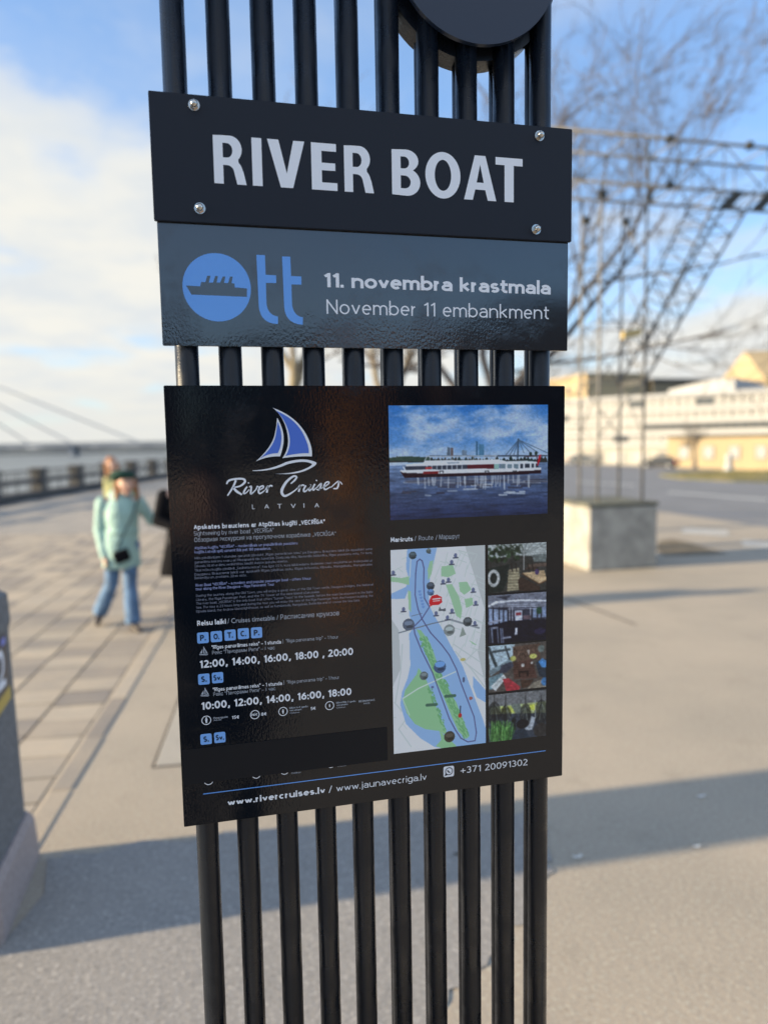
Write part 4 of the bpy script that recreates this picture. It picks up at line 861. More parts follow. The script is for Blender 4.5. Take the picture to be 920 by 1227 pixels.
M['frame'] = mat('grey_window_frame', (.14, .14, .14), rough=.5)
M['car_red'] = mat('red_lamp', (.45, .02, .03), rough=.3)
M['car_grey'] = mat('grey_car_paint', (.10, .11, .12), rough=.25, coat=.6)
M['car_dark'] = mat('dark_car_paint', (.025, .028, .035), rough=.25, coat=.6)
M['car_silver'] = mat('silver_car_paint', (.34, .35, .36), rough=.3, coat=.6)
M['tyre'] = mat('tyre', (.02, .02, .02), rough=.9)
M['bridge'] = mat('bridge_concrete', (.30, .32, .36), rough=.8)  # lightened towards blue-grey: distance haze put into the colour
M['far_trees'] = mat('far_bank_trees', (.10, .12, .15), rough=1, col2=(.16, .18, .20), vscale=.02)
M['quay'] = mat('quay_stone', (.22, .21, .19), rough=.9, var=.3, vscale=1)

# --- river
wm = bpy.data.materials.new('river_water'); wm.use_nodes = True; b = wm.node_tree.nodes['Principled BSDF']; N = NT(wm.node_tree)
b.inputs['Base Color'].default_value = (.10, .12, .125, 1); b.inputs['Roughness'].default_value = .30; b.inputs['IOR'].default_value = 1.33
g = N.n('ShaderNodeNewGeometry').outputs['Position']; bn = N.n('ShaderNodeBump'); bn.inputs['Strength'].default_value = .10; bn.inputs['Distance'].default_value = .03
wm.node_tree.links.new(N.noise(g, .8, 4, .6), bn.inputs['Height']); wm.node_tree.links.new(bn.outputs[0], b.inputs['Normal'])
bm = bmesh.new(); poly3(bm, [(-4000, -4000, -4), (4000, -4000, -4), (4000, 6000, -4), (-4000, 6000, -4)]); struct('river', bm, wm)

# --- balustrade line (river edge): bends slowly
def bal_pts():
    A = Vector((-6.33, 26.92)); d = Vector((3.89, 15.57)).normalized(); pts = [A + d * s for s in np.arange(-60, 60.1, 3.2)]
    p = pts[-1].copy(); a = atan2(d.y, d.x)
    for k in range(60): a += .004; p = p + Vector((cos(a), sin(a))) * 3.2; pts.append(p.copy())
    return pts
BP = bal_pts()
A_, B_ = G(36, 979), G(183, 756); SD = (Vector(B_) - Vector(A_)); SD.z = 0; SD.normalize(); SN = Vector((SD.y, -SD.x, 0))  # seam direction, and its right-hand normal
SO = Vector((A_.x, A_.y, 0))
def sp2(u, v, z=0): p = SO + SN * u + SD * v; return Vector((p.x, p.y, z))    # u across (right +), v along
# plaza sheet (right of the seam), promenade bed (left of it)
bm = bmesh.new(); e0, e1 = sp2(0, -80), sp2(0, 115)
poly3(bm, [(e0.x, e0.y, 0), (10.55, -80, 0), (10.55, e1.y, 0), (e1.x, e1.y, 0)])
poly3(bm, [(-60, e1.y + .01, -.03), (10.55, e1.y + .01, -.03), (10.55, 400, -.03), (-60, 400, -.03)][:4]) if False else None
box(bm, 10.50, 10.55, -80, 400, -.3, -.004); struct('plaza', bm, M['asphalt'])
bm = bmesh.new(); L = [p for p in BP]
vs = [(p.x - .45, p.y, -.022) for p in L]; poly = [(e1.x + .1, 400, -.022), (e0.x + .1, -80, -.022)]
for a, b in zip(L, L[1:]):
    def xr(y): t = (y - e0.y) / (e1.y - e0.y); return min(e0.x + (e1.x - e0.x) * t + .1, 10.54)
    if a.y > 400: break
    poly3(bm, [(a.x - .5, a.y, -.022), (xr(a.y), a.y, -.022), (xr(b.y), b.y, -.022), (b.x - .5, b.y, -.022)])
PROM = struct('promenade', bm, M['bed'])
bm = bmesh.new()
for a, b in zip(L, L[1:]):
    poly3(bm, [(a.x - .52, a.y, -.02), (b.x - .52, b.y, -.02), (b.x - .9, b.y, -5), (a.x - .9, a.y, -5)])
struct('quay_wall', bm, M['quay'])

# paving slabs: 0.36 x 0.285, nearest ones as parts, the rest joined
SW, SH, GAP = .362, .287, .014
bmS = bmesh.new(); bevbox(bmS, -SW / 2 + GAP / 2, SW / 2 - GAP / 2, -SH / 2 + GAP / 2, SH / 2 - GAP / 2, -.03, 0, .004, 1)
me_slab = bpy.data.meshes.new('paving_slab'); bmS.to_mesh(me_slab); bmS.free(); me_slab.materials.append(M['slab'])
cells = []; ang = atan2(SD.y, SD.x) - pi / 2
def bal_x(y):
    for a, b in zip(BP, BP[1:]):
        if a.y <= y <= b.y: return a.x + (b.x - a.x) * (y - a.y) / (b.y - a.y)
    return BP[-1].x
for i in range(60):
    for j in range(-8, 160):
        u, v = -(i + .5) * SW, j * SH + (.5 * SH if i % 2 else 0) * 0 + r2.uniform(-.006, .006) + i * .07
        c = sp2(u, v)
        if c.x < bal_x(c.y) + .7 or c.y > 42: continue
        d = c - CAM; dep = d.dot(fw)
        if dep < .8: 
            if c.y < -1 and c.y > -1.5: cells.append((99, c))
            continue
        px = 460 + F_PX * d.dot(rt) / dep; py = 613.5 - F_PX * d.dot(up) / dep
        vis = -25 < px < 262 and py < 1240
        cells.append((dep if vis else 100 + dep, c))
cells.sort(key=lambda t: t[0]); nob = 0; rest = bmesh.new()
for d, c in cells:
    zz = r2.uniform(-.0035, .001); tx, ty = r2.uniform(-.006, .006), r2.uniform(-.006, .006)
    if nob < 296 and d < 99:
        o = link('paving_slab', me_slab, PROM, (c.x, c.y, zz)); o.rotation_euler = (tx, ty, ang + r2.uniform(-.008, .008)); nob += 1
    else:
        R = Matrix.Rotation(ang, 3, 'Z'); hx, hy = SW / 2 - GAP / 2, SH / 2 - GAP / 2
        P = [R @ Vector(q) + Vector((c.x, c.y, zz)) for q in ((-hx, -hy, tx * .15), (hx, -hy, 0), (hx, hy, ty * .15), (-hx, hy, 0))]
        top = [rest.verts.new(p) for p in P]; bot = [rest.verts.new(p - Vector((0, 0, .03))) for p in P]
        rest.faces.new(top); [rest.faces.new((top[k], bot[k], bot[(k + 1) % 4], top[(k + 1) % 4])) for k in range(4)]
bmesh.ops.recalc_face_normals(rest, faces=rest.faces)
M['slab_far'] = ground_mat('concrete_paver_far', (.41, .36, .30), (.33, .30, .26), fine=30, big=2.4)
tag(mobj('paving_slabs_beyond', rest, M['slab_far'], PROM), kind='stuff')
# narrow border stones beside the seam and big plates to its right
bmK = bmesh.new(); bevbox(bmK, -.055, .055, -.345, .345, -.03, .007, .006, 1); me_k = bpy.data.meshes.new('border_stone'); bmK.to_mesh(me_k); bmK.free(); me_k.materials.append(M['slab'])
PLAZA = bpy.data.objects['plaza']
for j in range(34):
    c = sp2(.075, -.1 + j * .70); o = link('border_stone', me_k, PLAZA, (c.x, c.y, r2.uniform(-.003, .001))); o.rotation_euler = (0, 0, ang + r2.uniform(-.012, .012))
bmK = bmesh.new(); bevbox(bmK, -.585, .585, -.488, .488, -.03, .005, .003, 1); me_p = bpy.data.meshes.new('concrete_plate'); bmK.to_mesh(me_p); bmK.free(); me_p.materials.append(M['plate'])
bmK = bmesh.new(); poly3(bmK, [sp2(.50, .44, .0018), sp2(2.92, .44, .0018), sp2(2.92, 9.8, .0018), sp2(.50, 9.8, .0018)]); struct('plate_bedding', bmK, M['bed'])
for j in range(9):
    for i in range(2):
        c = sp2(.50 + .60 + i * 1.2, .95 + j * 1.0 + i * .3)
        o = link('concrete_plate', me_p, PLAZA, (c.x, c.y, r2.uniform(-.002, .001))); o.rotation_euler = (0, 0, ang + r2.uniform(-.006, .006))

# --- balustrade
bal = empty('balustrade', (BP[18].x, BP[18].y, 0), 'long dark stone and metal river balustrade behind the walking people', 'balustrade')
BL = Vector(bal.location)
bmP = bmesh.new(); bevbox(bmP, -.22, .22, -.22, .22, 0, 1.0, .03, 1); bevbox(bmP, -.26, .26, -.26, .26, .98, 1.07, .02, 1)
me_post = bpy.data.meshes.new('post'); bmP.to_mesh(me_post); bmP.free(); me_post.materials.append(M['granite'])
for k in range(8, 60):
    p = BP[k]; d = BP[k + 1] - p; o = link('post', me_post, bal, (p.x - BL.x, p.y - BL.y, 0)); o.rotation_euler = (0, 0, atan2(d.y, d.x) - pi / 2)
bmR, bmT, bmK2, bmB = bmesh.new(), bmesh.new(), bmesh.new(), bmesh.new()
def obox(bm, a, b, w, z0, z1):
    a, b = Vector((a.x, a.y)), Vector((b.x, b.y)); d = (b - a).normalized(); n = Vector((-d.y, d.x)) * w / 2
    v = [bm.verts.new((p.x - BL.x, p.y - BL.y, z)) for z in (z0, z1) for p in (a - n, b - n, b + n, a + n)]
    for f in ((0, 3, 2, 1), (4, 5, 6, 7), (0, 1, 5, 4), (1, 2, 6, 5), (2, 3, 7, 6), (3, 0, 4, 7)): bm.faces.new([v[i] for i in f])
for a, b in zip(BP[8:60], BP[9:61]):
    obox(bmR, a, b, .16, .52, .68); obox(bmT, a, b, .07, .95, 1.0); obox(bmK2, a, b, .42, 0, .24)
    for k in range(1, 12):
        p = a + (b - a) * k / 12; 
        if k in (3, 6, 9): obox(bmB, p, p + (b - a).normalized() * .035, .035, .24, .96)
        else: obox(bmB, p, p + (b - a).normalized() * .02, .02, .66, .96)
mobj('middle_rail', bmR, M['granite'], bal); mobj('top_rail', bmT, M['rail'], bal); mobj('stone_kerb', bmK2, M['granite'], bal)
tag(mobj('balusters', bmB, M['rail'], bal), kind='stuff')

# --- far bank and cable bridge
bm = bmesh.new(); r3 = random.Random(9); pr = None
Dv = lambda px, D: atd(px, 536, D)
for k in range(160):                                     # a low wooded bank across the river, an uneven crest with depth
    px = -1500 + k * 12.5; a = Dv(px, 620); b2 = Dv(px, 700); h = .5 + r3.uniform(0, 3.0)
    cur = [bm.verts.new((a.x, a.y, -4.2)), bm.verts.new((a.x, a.y, h)), bm.verts.new((b2.x, b2.y, h + r3.uniform(0, 1.0))), bm.verts.new((b2.x, b2.y, -4.2))]
    if pr: [bm.faces.new((pr[i], cur[i], cur[i + 1], pr[i + 1])) for i in range(3)]
    pr = cur
struct('far_bank', bm, M['far_trees'])
b0_, b1_ = atd(-900, 531, 430), atd(330, 531, 470); zt = 4.7; zb = 2.2
dd = Vector((b1_.x - b0_.x, b1_.y - b0_.y, 0)); LB = dd.length; dd.normalize()
br = empty('cable_bridge', (b0_.x, b0_.y, 0), 'far cable stayed road bridge crossing the river at the left', 'bridge', rz=atan2(dd.y, dd.x))
bm = bmesh.new(); box(bm, 0, LB, -7, 7, zb, zt - .9); mobj('deck', bm, M['bridge'], br)
bm = bmesh.new(); box(bm, 0, LB, -7.3, -7.0, zb + .4, zt); mobj('parapet', bm, M['bridge'], br)
for k in range(9):
    bm = bmesh.new(); x = 30 + k * 75; box(bm, x - 1.2, x + 1.2, -5.5, 5.5, -5, zb - .003); mobj('pier', bm, M['bridge'], br)
pyx = None
tp = atd(-154, 405, 440); xp = (Vector((tp.x - b0_.x, tp.y - b0_.y, 0))).dot(dd)
bm = bmesh.new(); tube(bm, [(xp, -9, -5), (xp, -1.2, tp.z + 1)], [1.6, 1.0], 8); tube(bm, [(xp, 9, -5), (xp, 1.2, tp.z + 1)], [1.6, 1.0], 8); mobj('pylon', bm, M['bridge'], br)
for i, xt in enumerate((-1, 1)):
    for j, px in enumerate((155, 72, 20)):
        e = atd(px, 531, 440); L2_ = Vector((e.x - b0_.x, e.y - b0_.y, 0)).dot(dd) - xp
        bm = bmesh.new(); tube(bm, [(xp, 0, tp.z - j * 2.2), (xp + L2_ * -xt, 0, zt - .8)], .42, 6); mobj('cable', bm, M['bridge'], br)

# --- road, falling away, then flat land
def RZ(x): return -.06 - .045 * (x - 10.55)
bm = bmesh.new(); zf = RZ(80)
poly3(bm, [(10.552, -300, RZ(10.552)), (80, -300, zf), (80, 500, zf), (10.552, 500, RZ(10.552))])
struct('road', bm, M['road'])
bm = bmesh.new(); poly3(bm, [(80.01, -3000, zf - .01), (4000, -3000, zf - .01), (4000, 5000, zf - .01), (80.01, 5000, zf - .01)]); struct('town_ground', bm, M['asphalt'])
bm = bmesh.new()
g0 = [GS(980, 564), GS(880, 564.5), GS(810, 567), GS(790, 570.5), GS(815, 574), GS(880, 577), GS(980, 580)]
vs = [bm.verts.new((p.x, p.y, RZ(p.x) + .12)) for p in g0]; vb = [bm.verts.new((p.x, p.y, RZ(p.x) - .05)) for p in g0]; bm.faces.new(vs)
for i in range(len(vs) - 1): bm.faces.new((vs[i], vb[i], vb[i + 1], vs[i + 1]))
bmesh.ops.recalc_face_normals(bm, faces=bm.faces); struct('grass_median', bm, M['grass'])
# grass blades on the median
bm = bmesh.new()
for k in range(5200):
    s = r3.random(); i = r3.randint(0, 5); c = sum(((p * w) for p, w in zip(g0, np.random.default_rng(k).dirichlet([.6] * 7))), Vector((0, 0, 0)))
    h = r3.uniform(.05, .16); a = r3.uniform(0, 6.28); w = .03; zz = RZ(c.x) + .11
    bm.faces.new([bm.verts.new(q) for q in ((c.x - w * cos(a), c.y - w * sin(a), zz), (c.x + w * cos(a), c.y + w * sin(a), zz), (c.x + r3.uniform(-.05, .05), c.y, zz + h))])
tag(mobj('grass', bm, M['grass']), 'dry olive grass growing on the traffic island', 'grass', kind='stuff')
def road_strip(name, pts, m, dz=.006):
    bm = bmesh.new(); P = [GS(*p) for p in pts]; poly3(bm, [(p.x, p.y, RZ(p.x) + dz) for p in P]); struct(name, bm, m)
road_strip('lane_marking', [(800, 589), (920, 598), (920, 600), (800, 590.5)], M['pale'])
road_strip('lane_marking', [(690, 577), (760, 581), (760, 582.2), (690, 578)], M['pale'])
def plaza_patch(name, pts, m, dz=.004):
    bm = bmesh.new(); P = [G(*p) for p in pts]; poly3(bm, [(p.x, p.y, dz) for p in P]); struct(name, bm, m)
plaza_patch('soil_patch', [(786, 658), (790, 648), (805, 646), (825, 650), (850, 658), (872, 663), (850, 665), (820, 666), (795, 666)], M['soil'])
plaza_patch('painted_bar', [(818, 633), (872, 636), (872, 642), (816, 639)], M['pale'])
plaza_patch('painted_bar', [(888, 647), (935, 650), (935, 658), (890, 655)], M['pale'])
bm = bmesh.new(); a, b = G(676, 716), G(762, 749); d = (b - a); d.normalize(); n = Vector((-d.y, d.x, 0)) * .015
poly3(bm, [(a - n) + Vector((0, 0, .003)), (b - n) + Vector((0, 0, .003)), (b + n * .6) + Vector((0, 0, .003)), (a + n) + Vector((0, 0, .003))]); struct('surface_seam', bm, M['bed'])
# grey sheet painting in the soft shade that spreads from the bin

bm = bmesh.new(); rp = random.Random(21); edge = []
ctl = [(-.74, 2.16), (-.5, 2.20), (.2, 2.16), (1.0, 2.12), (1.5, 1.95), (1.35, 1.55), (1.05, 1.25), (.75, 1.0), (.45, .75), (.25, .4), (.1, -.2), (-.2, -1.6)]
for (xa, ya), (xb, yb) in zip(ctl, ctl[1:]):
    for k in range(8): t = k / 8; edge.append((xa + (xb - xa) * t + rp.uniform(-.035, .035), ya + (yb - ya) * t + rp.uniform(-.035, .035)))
poly3(bm, [(x, y, .004) for x, y in edge] + [(-.9, -3, .004), (-1.06, -1.5, .004), (-.93, 1.2, .004), (-.72, 1.9, .004)]); struct('shade_patch', bm, M['patch'])
# --- scraps on the plaza
def scrap(px, py, w, label, col, curl=.3):
    c = G(px, py, .006); bm = bmesh.new(); n = 7
    top = [];
    for i in range(n + 1):
        t = i / n - .5; a = curl * t * 3; top.append((bm.verts.new((t * w, -w * .16 + w * .3 * t * t, .001 + abs(t) * w * curl * .3)), bm.verts.new((t * w * .9, w * .16 + w * .3 * t * t, .001 + t * t * w * curl))))
    for a, b in zip(top, top[1:]): bm.faces.new((a[0], b[0], b[1], a[1]))
    ex = bmesh.ops.extrude_face_region(bm, geom=bm.faces[:]); bmesh.ops.translate(bm, verts=[v for v in ex['geom'] if isinstance(v, bmesh.types.BMVert)], vec=(0, 0, .002)); bmesh.ops.recalc_face_normals(bm, faces=bm.faces)
    tag(mobj('litter_scrap', bm, mat('scrap_' + label[:4], col, rough=.8), loc=c), label, 'litter')
scrap(692, 1028, .042, 'curved white scrap lying in the shadow stripe right of the sign', (.7, .68, .62), .6)
scrap(840, 955, .04, 'small white paper bit at the far edge of the shadow stripe', (.75, .73, .68))
scrap(835, 1015, .03, 'tiny white bit at the near edge of the shadow stripe', (.8, .8, .76))
scrap(548, 1024, .035, 'small dark leaf lying on asphalt behind the lower bars', (.05, .045, .035))

# --- concrete bin with sticker, cut by the left edge
binx, biny = -1.125, 1.90
BN = empty('litter_bin', (binx, biny, 0), 'grey pebbled concrete bin with dark sticker on a pink stone plinth', 'litter bin', rz=0)
def octo(hw, c, z): return [Vector((x, y, z)) for x, y in ((hw, -hw + c), (hw, hw - c), (hw - c, hw), (-hw + c, hw), (-hw, hw - c), (-hw, -hw + c), (-hw + c, -hw), (hw - c, -hw))]
def loft(bm, loops, cap=True):
    R = [[bm.verts.new(p) for p in l] for l in loops]
    for A, B in zip(R, R[1:]):
        for k in range(len(A)): bm.faces.new((A[k], A[(k + 1) % len(A)], B[(k + 1) % len(A)], B[k]))
    if cap: bm.faces.new(R[0][::-1]); bm.faces.new(R[-1])
bm = bmesh.new(); loft(bm, [octo(.33, .05, 0), octo(.332, .05, .05), octo(.322, .05, .20), octo(.305, .05, .235)]); mobj('plinth', bm, M['bin_plinth'], BN)
bm = bmesh.new(); loft(bm, [octo(.295, .06, .232), octo(.295, .06, .30), octo(.284, .06, 1.06)]); mobj('body', bm, M['bin_body'], BN)
bm = bmesh.new(); loft(bm, [octo(.288, .06, 1.062), octo(.292, .06, 1.09), octo(.288, .06, 1.20), octo(.24, .06, 1.245), octo(.13, .04, 1.247), octo(.12, .04, 1.10)], False)
bm.faces.new([bm.verts.new(p) for p in octo(.12, .04, 1.10)]); mobj('rim', bm, M['bin_body'], BN)
def face_patch(name, y0, y1, z0, z1, m, pr, par=None, pts=None):
    # a patch wrapped on the bin's right face
    bm = bmesh.new(); P = pts or [(y0, z0), (y1, z0), (y1, z1), (y0, z1)]
    X_ = lambda z: .2955 - .0115 * (z - .30) / .76 + pr
    f = bm.faces.new([bm.verts.new((X_(z), y, z)) for y, z in P]); mobj(name, bm, m, par or BN)
face_patch('sticker', -.17, .17, .80, 1.05, M['sticker'], .002)
face_patch('sticker_stripe', 0, 0, 0, 0, M['sticker_yellow'], .003, pts=[(-.17, .755), (.17, .775), (.17, .83), (-.17, .805)])
sy = lambda y, z, w, h: [(y - w, z), (y + w, z), (y + w, z + h), (y - w, z + h)]
def lett(pts): face_patch('sticker_figure', 0, 0, 0, 0, M['sticker_white'], .004, pts=pts)
def two(cy, cz, s):
    o_ = [( -.5, .62), (-.45, .85), (-.2, 1), (.15, 1), (.42, .85), (.48, .6), (.35, .38), (-.1, .18), (.5, .18), (.5, 0), (-.5, 0), (-.5, .16), (.1, .42), (.22, .6), (.18, .76), (0, .82), (-.18, .77), (-.26, .6)]
    return [(cy + x * s * .7, cz + z * s) for x, z in o_]
lett(two(.06, .85, .155)); lett([(-.02 - .03, .85), (-.02 - .03, 1.0), (-.02 - .055, 1.0), (-.10, .97), (-.10, .945), (-.075, .96), (-.075, .85)])
face_patch('sticker_mark', 0, 0, 0, 0, M['sticker_blue'], .004, pts=sy(.12, 1.01, .03, .03))

# --- concrete block and lattice on it
fl, fr = G(705, 683), G(790, 680); BX0, BX1, BY0 = 4.93, 5.97, 7.62; BH = 0
t_ = ray(705, 604); k_ = (BX0 + .02 - CAM.x) / t_.x; BH = (CAM + t_ * ((BY0 - CAM.y) / t_.y)).z
BK = empty('concrete_block', ((BX0 + BX1) / 2, BY0 + .55, 0), 'big square pale concrete block with mossy top carrying the steel lattice', 'concrete block')
bm = bmesh.new(); bevbox(bm, -.52, .52, -.55, .55, 0, BH - .055, .02, 2); mobj('body', bm, M['concrete'], BK)
bm = bmesh.new(); bevbox(bm, -.535, .535, -.565, .565, BH - .053, BH, .015, 2); mobj('top_slab', bm, M['concrete_top'], BK)
LT = empty('steel_lattice', ((BX0 + BX1) / 2, BY0 + .55, BH), 'tall openwork steel lattice mast and jib standing on the concrete block', 'steel lattice')
TH = 4.55
def onz(px, py, yy):                                     # point seen at px,py on the vertical plane y = yy
    d = ray(px, py); return CAM + d * ((yy - CAM.y) / d.y)
YF, YB = BY0 + .28, BY0 + .95
LO = Vector(LT.location)
def lt(name, segs, r, m='lattice', n=6):
    bm = bmesh.new()
    for a, b in segs: tube(bm, [Vector(a) - LO, Vector(b) - LO], r, n)
    return mobj(name, bm, M[m], LT)
xFL, xFR = onz(716, 600, YF).x, onz(769, 600, YF).x; xBL, xBR = onz(694, 600, YB).x, onz(741, 600, YB).x
ztF, zbF = onz(802, 166, YF).z, onz(802, 224, YF).z; ztB, zbB = ztF, zbF
cor = [(xFL, YF), (xFR, YF), (xBR, YB), (xBL, YB)]
for (x, y), zt_ in zip(cor, (zbF - .0, ztF, onz(747, 266, YB).z, onz(700, 264, YB).z)): lt('leg', [((x, y, BH - .01), (x, y, max(zt_, zbF)))], .019)
zz = BH + .9; br_ = []
while zz < zbF - .5:
    for i in range(4):
        a, b = cor[i], cor[(i + 1) % 4]; br_.append(((a[0], a[1], zz), (b[0], b[1], zz))); br_.append(((a[0], a[1], zz), (b[0], b[1], zz + .78)))
    zz += .78
lt('bracing', br_, .009, n=5)
xe = xFL + 5.2; xs = xFL - 1.0
for nm, y, z_ in (('jib_chord', YF, ztF), ('jib_chord', YF, zbF), ('jib_chord', YB, ztB), ('jib_chord', YB, zbB)): lt(nm, [((xs, y, z_), (xe, y, z_))], .021)
jb = []; x = xs; k = 0
while x < xe - .5:
    for y in (YF, YB):
        jb.append(((x, y, zbF), (x, y, ztF))); jb.append(((x, y, zbF if k % 2 else ztF), (x + .72, y, ztF if k % 2 else zbF)))
    jb.append(((x, YF, ztF), (x, YB, ztB))); jb.append(((x, YF, zbF), (x + .72, YB, zbB))); jb.append(((x, YF, zbF), (x, YB, zbB)))
    x += .72; k += 1
lt('jib_bracing', jb, .010, n=5)
d0, d1 = Vector((xFR, YF, onz(770, 458, YF).z)), Vector((onz(905, 250, YF).x, YF, zbF))
d2, d3 = Vector((xFR - .02, YF, onz(765, 420, YF).z)), Vector((onz(862, 250, YF).x, YF, zbF))
off = Vector((0, YB - YF, 0)); 
for a, b in ((d0, d1), (d0 + off, d1 + off), (d2, d3), (d2 + off, d3 + off)): lt('strut_chord', [(a, b)], .019)
sb = []; n_ = 9
for i in range(n_):
    for o_ in (Vector((0, 0, 0)), off):
        a = d0 + (d1 - d0) * (i / n_) + o_; b = d2 + (d3 - d2) * ((i + .5) / n_) + o_; c = d0 + (d1 - d0) * ((i + 1) / n_) + o_; sb += [(a, b), (b, c)]
    sb.append((d0 + (d1 - d0) * (i / n_), d0 + (d1 - d0) * (i / n_) + off)); sb.append((d2 + (d3 - d2) * (i / n_), d2 + (d3 - d2) * ((i + 1) / n_) + off))
lt('strut_bracing', sb, .010, n=5)
for px, py, yy in ((802, 166, YF), (898, 174, YF), (802, 222, YF), (750, 266, YB), (703, 264, YB), (777, 236, YB), (722, 232, YF)):
    p = onz(px, py, yy); bm = bmesh.new(); bevbox(bm, -.045, .045, -.04, .04, -.05, .05, .01, 1); o = mobj('node_plate', bm, M['lattice_dark'], LT, loc=p - LO)
for px, py in ((874, 240), (915, 240)):
    p = onz(px, py, YF - .02); bm = bmesh.new(); prism_y(bm, [(-.20, -.13), (-.02, -.13), (.24, .12), (.08, .14)], -.02, .02); bmesh.ops.recalc_face_normals(bm, faces=bm.faces); mobj('gusset', bm, M['lattice_dark'], LT, loc=p - LO)
p = onz(757, 399, YF - .06); bm = bmesh.new(); prism_y(bm, [(-.15, -.08), (.12, -.03), (.13, .07), (-.14, .02)], -.04, .05); bmesh.ops.recalc_face_normals(bm, faces=bm.faces); mobj('yellow_box', bm, M['box_yellow'], LT, loc=p - LO)

# --- bare trees
def tree(loc, label, targets, trunk_r, rs, lichen=False, levels=5, spread=.5, lean=Vector((.25, 0, .35)), dens=1.0, group=None, sc=1.0, mt=None):
    R = random.Random(rs); T = empty('bare_tree', loc, label, 'tree', group)
    thick, twig, trunkbm = bmesh.new(), bmesh.new(), bmesh.new()
    def branch(p, d, L, r, lv):
        n = 5 if lv < 2 else 4; pts = [p]; rad = [r]; dd_ = d.copy()
        for k in range(n):
            dd_ = (dd_ + Vector((R.uniform(-.22, .22), R.uniform(-.22, .22), R.uniform(-.12, .2))) + lean * .10).normalized()
            pts.append(pts[-1] + dd_ * L / n); rad.append(r * (1 - .62 * (k + 1) / n))
        tube(trunkbm if lv == 0 else (thick if lv < 2 else twig), pts, rad, 8 if lv == 0 else 6 if lv < 2 else (4 if lv < 4 else 3), caps=False)
        if lv >= levels: return
        nb = int((5, 6, 6, 6, 5)[min(lv, 4)] * dens)
        for k in range(nb):
            t = R.uniform(.22, 1.0); i = min(int(t * n), n - 1); q = pts[i].lerp(pts[i + 1], t * n - i)
            ax = (pts[i + 1] - pts[i]).normalized(); pv = ax.cross(Vector((R.uniform(-1, 1), R.uniform(-1, 1), R.uniform(-1, 1)))).normalized()
            nd = (ax * R.uniform(.55, 1.0) + pv * R.uniform(.4, .9) * (1 + spread) * .7 + lean * .25).normalized()
            branch(q, nd, L * R.uniform(.42, .68), max(rad[i] * R.uniform(.46, .62), .005), lv + 1)
    lim = Vector((0, 0, 0)); top = targets[0]
    pts = [Vector((0, 0, -.15)), Vector((.02, 0, .4))] + [Vector(p) for p in targets]
    rad = [trunk_r * 1.5, trunk_r * 1.08] + [trunk_r * (1 - .35 * (k + 1) / len(targets)) for k in range(len(targets))]
    tube(trunkbm, pts, rad, 10, caps=False)
    for (dx, dy, dz), L, f in T_DIRS[rs % len(T_DIRS)]:
        q = pts[-1] if f >= 1 else pts[-2].lerp(pts[-1], f); branch(q, Vector((dx, dy, dz)).normalized(), L * sc, rad[-1] * .72, 1)
    m1 = mt or (M['bark_lichen'] if lichen else M['bark'])
    mobj('trunk', trunkbm, m1, T); mobj('limbs', thick, m1, T); tag(mobj('twigs', twig, mt or M['bark'], T), kind='stuff')
    return T
T_DIRS = [
 [((.62, 0, .82), 4.6, 1), ((.25, .2, 1), 4.6, 1), ((-.35, .1, .95), 3.6, 1), ((.80, -.1, .62), 4.2, .8), ((-.7, .2, .7), 2.8, .7), ((.45, .5, .9), 4.0, .6)],
 [((.1, 0, 1), 3.2, 1), ((-.4, .2, .9), 2.8, 1), ((.5, .1, .9), 2.8, 1), ((.3, .4, .9), 2.4, .7)],
 [((.5, 0, 1), 5, 1), ((-.5, 0, 1), 5, 1), ((0, .5, 1), 5, 1), ((.1, -.6, 1), 4.5, .8), ((.8, .2, .6), 4, .7), ((-.8, -.1, .6), 4, .7)],
]
g1 = G(560, 668)
tree((g1.x, g1.y, 0), 'big bare tree leaning right behind the sign, crown above the lattice', [(.15, 0, 1.3), (.5, 0, 2.3)], .14, 0, False, levels=5, spread=.8, lean=Vector((.38, 0, .42)), dens=.97, sc=1.06)
g2 = G(352, 655)
tree((g2.x, g2.y, 0), 'slender bare tree directly behind the left half of the sign', [(0, 0, 1.6), (.1, 0, 3.0)], .13, 1, True, levels=5, spread=.7, lean=Vector((.12, 0, .3)), sc=.70, dens=.8)
g3 = G(470, 625)
tree((g3.x, g3.y, 0), 'bare tree with lichen bark behind the middle of the sign', [(0, 0, 1.5), (-.1, 0, 2.6)], .17, 4, True, levels=5, spread=.8, lean=Vector((.45, 0, .35)), sc=1.05, dens=.8)
gs = atd(832, 558, 80)
tree((gs.x, gs.y, RZ(gs.x)), 'small bushy bare tree in front of the white building', [(0, 0, 1.2), (0, 0, 2.0)], .25, 7, False, levels=4, spread=.9, sc=.80, lean=Vector((0, 0, .2)))

# --- buildings across the road
fA, fB = atd(560, 556, 125), atd(1080, 556, 85)                  # facade foot line
fd = Vector((fB.x - fA.x, fB.y - fA.y, 0)); 
def bz(px, py, p):                                      # height seen at px,py above the foot line at that px
    d = ray(px, py); nrm = Vector((fd.y, -fd.x, 0)).normalized(); q = CAM + d * ((Vector((fA.x, fA.y, 0)) - Vector((CAM.x, CAM.y, 0))).dot(nrm) / d.dot(nrm)); return q
WB0 = bz(560, 556, 0); WB1 = bz(1080, 556, 0); fdir = Vector((WB1.x - WB0.x, WB1.y - WB0.y, 0)); FL = fdir.length; fdir.normalize()
ztop = bz(800, 472, 0).z; zgr = min(WB0.z, WB1.z) - 1; zb0 = bz(800, 556, 0).z
HT = ztop - zb0
wb = empty('long_building', (WB0.x, WB0.y, zb0), 'long white glazed building with horizontal window bands across the road', 'building', rz=atan2(fdir.y, fdir.x))
sgn = 1                                                 # local +y points away from the camera
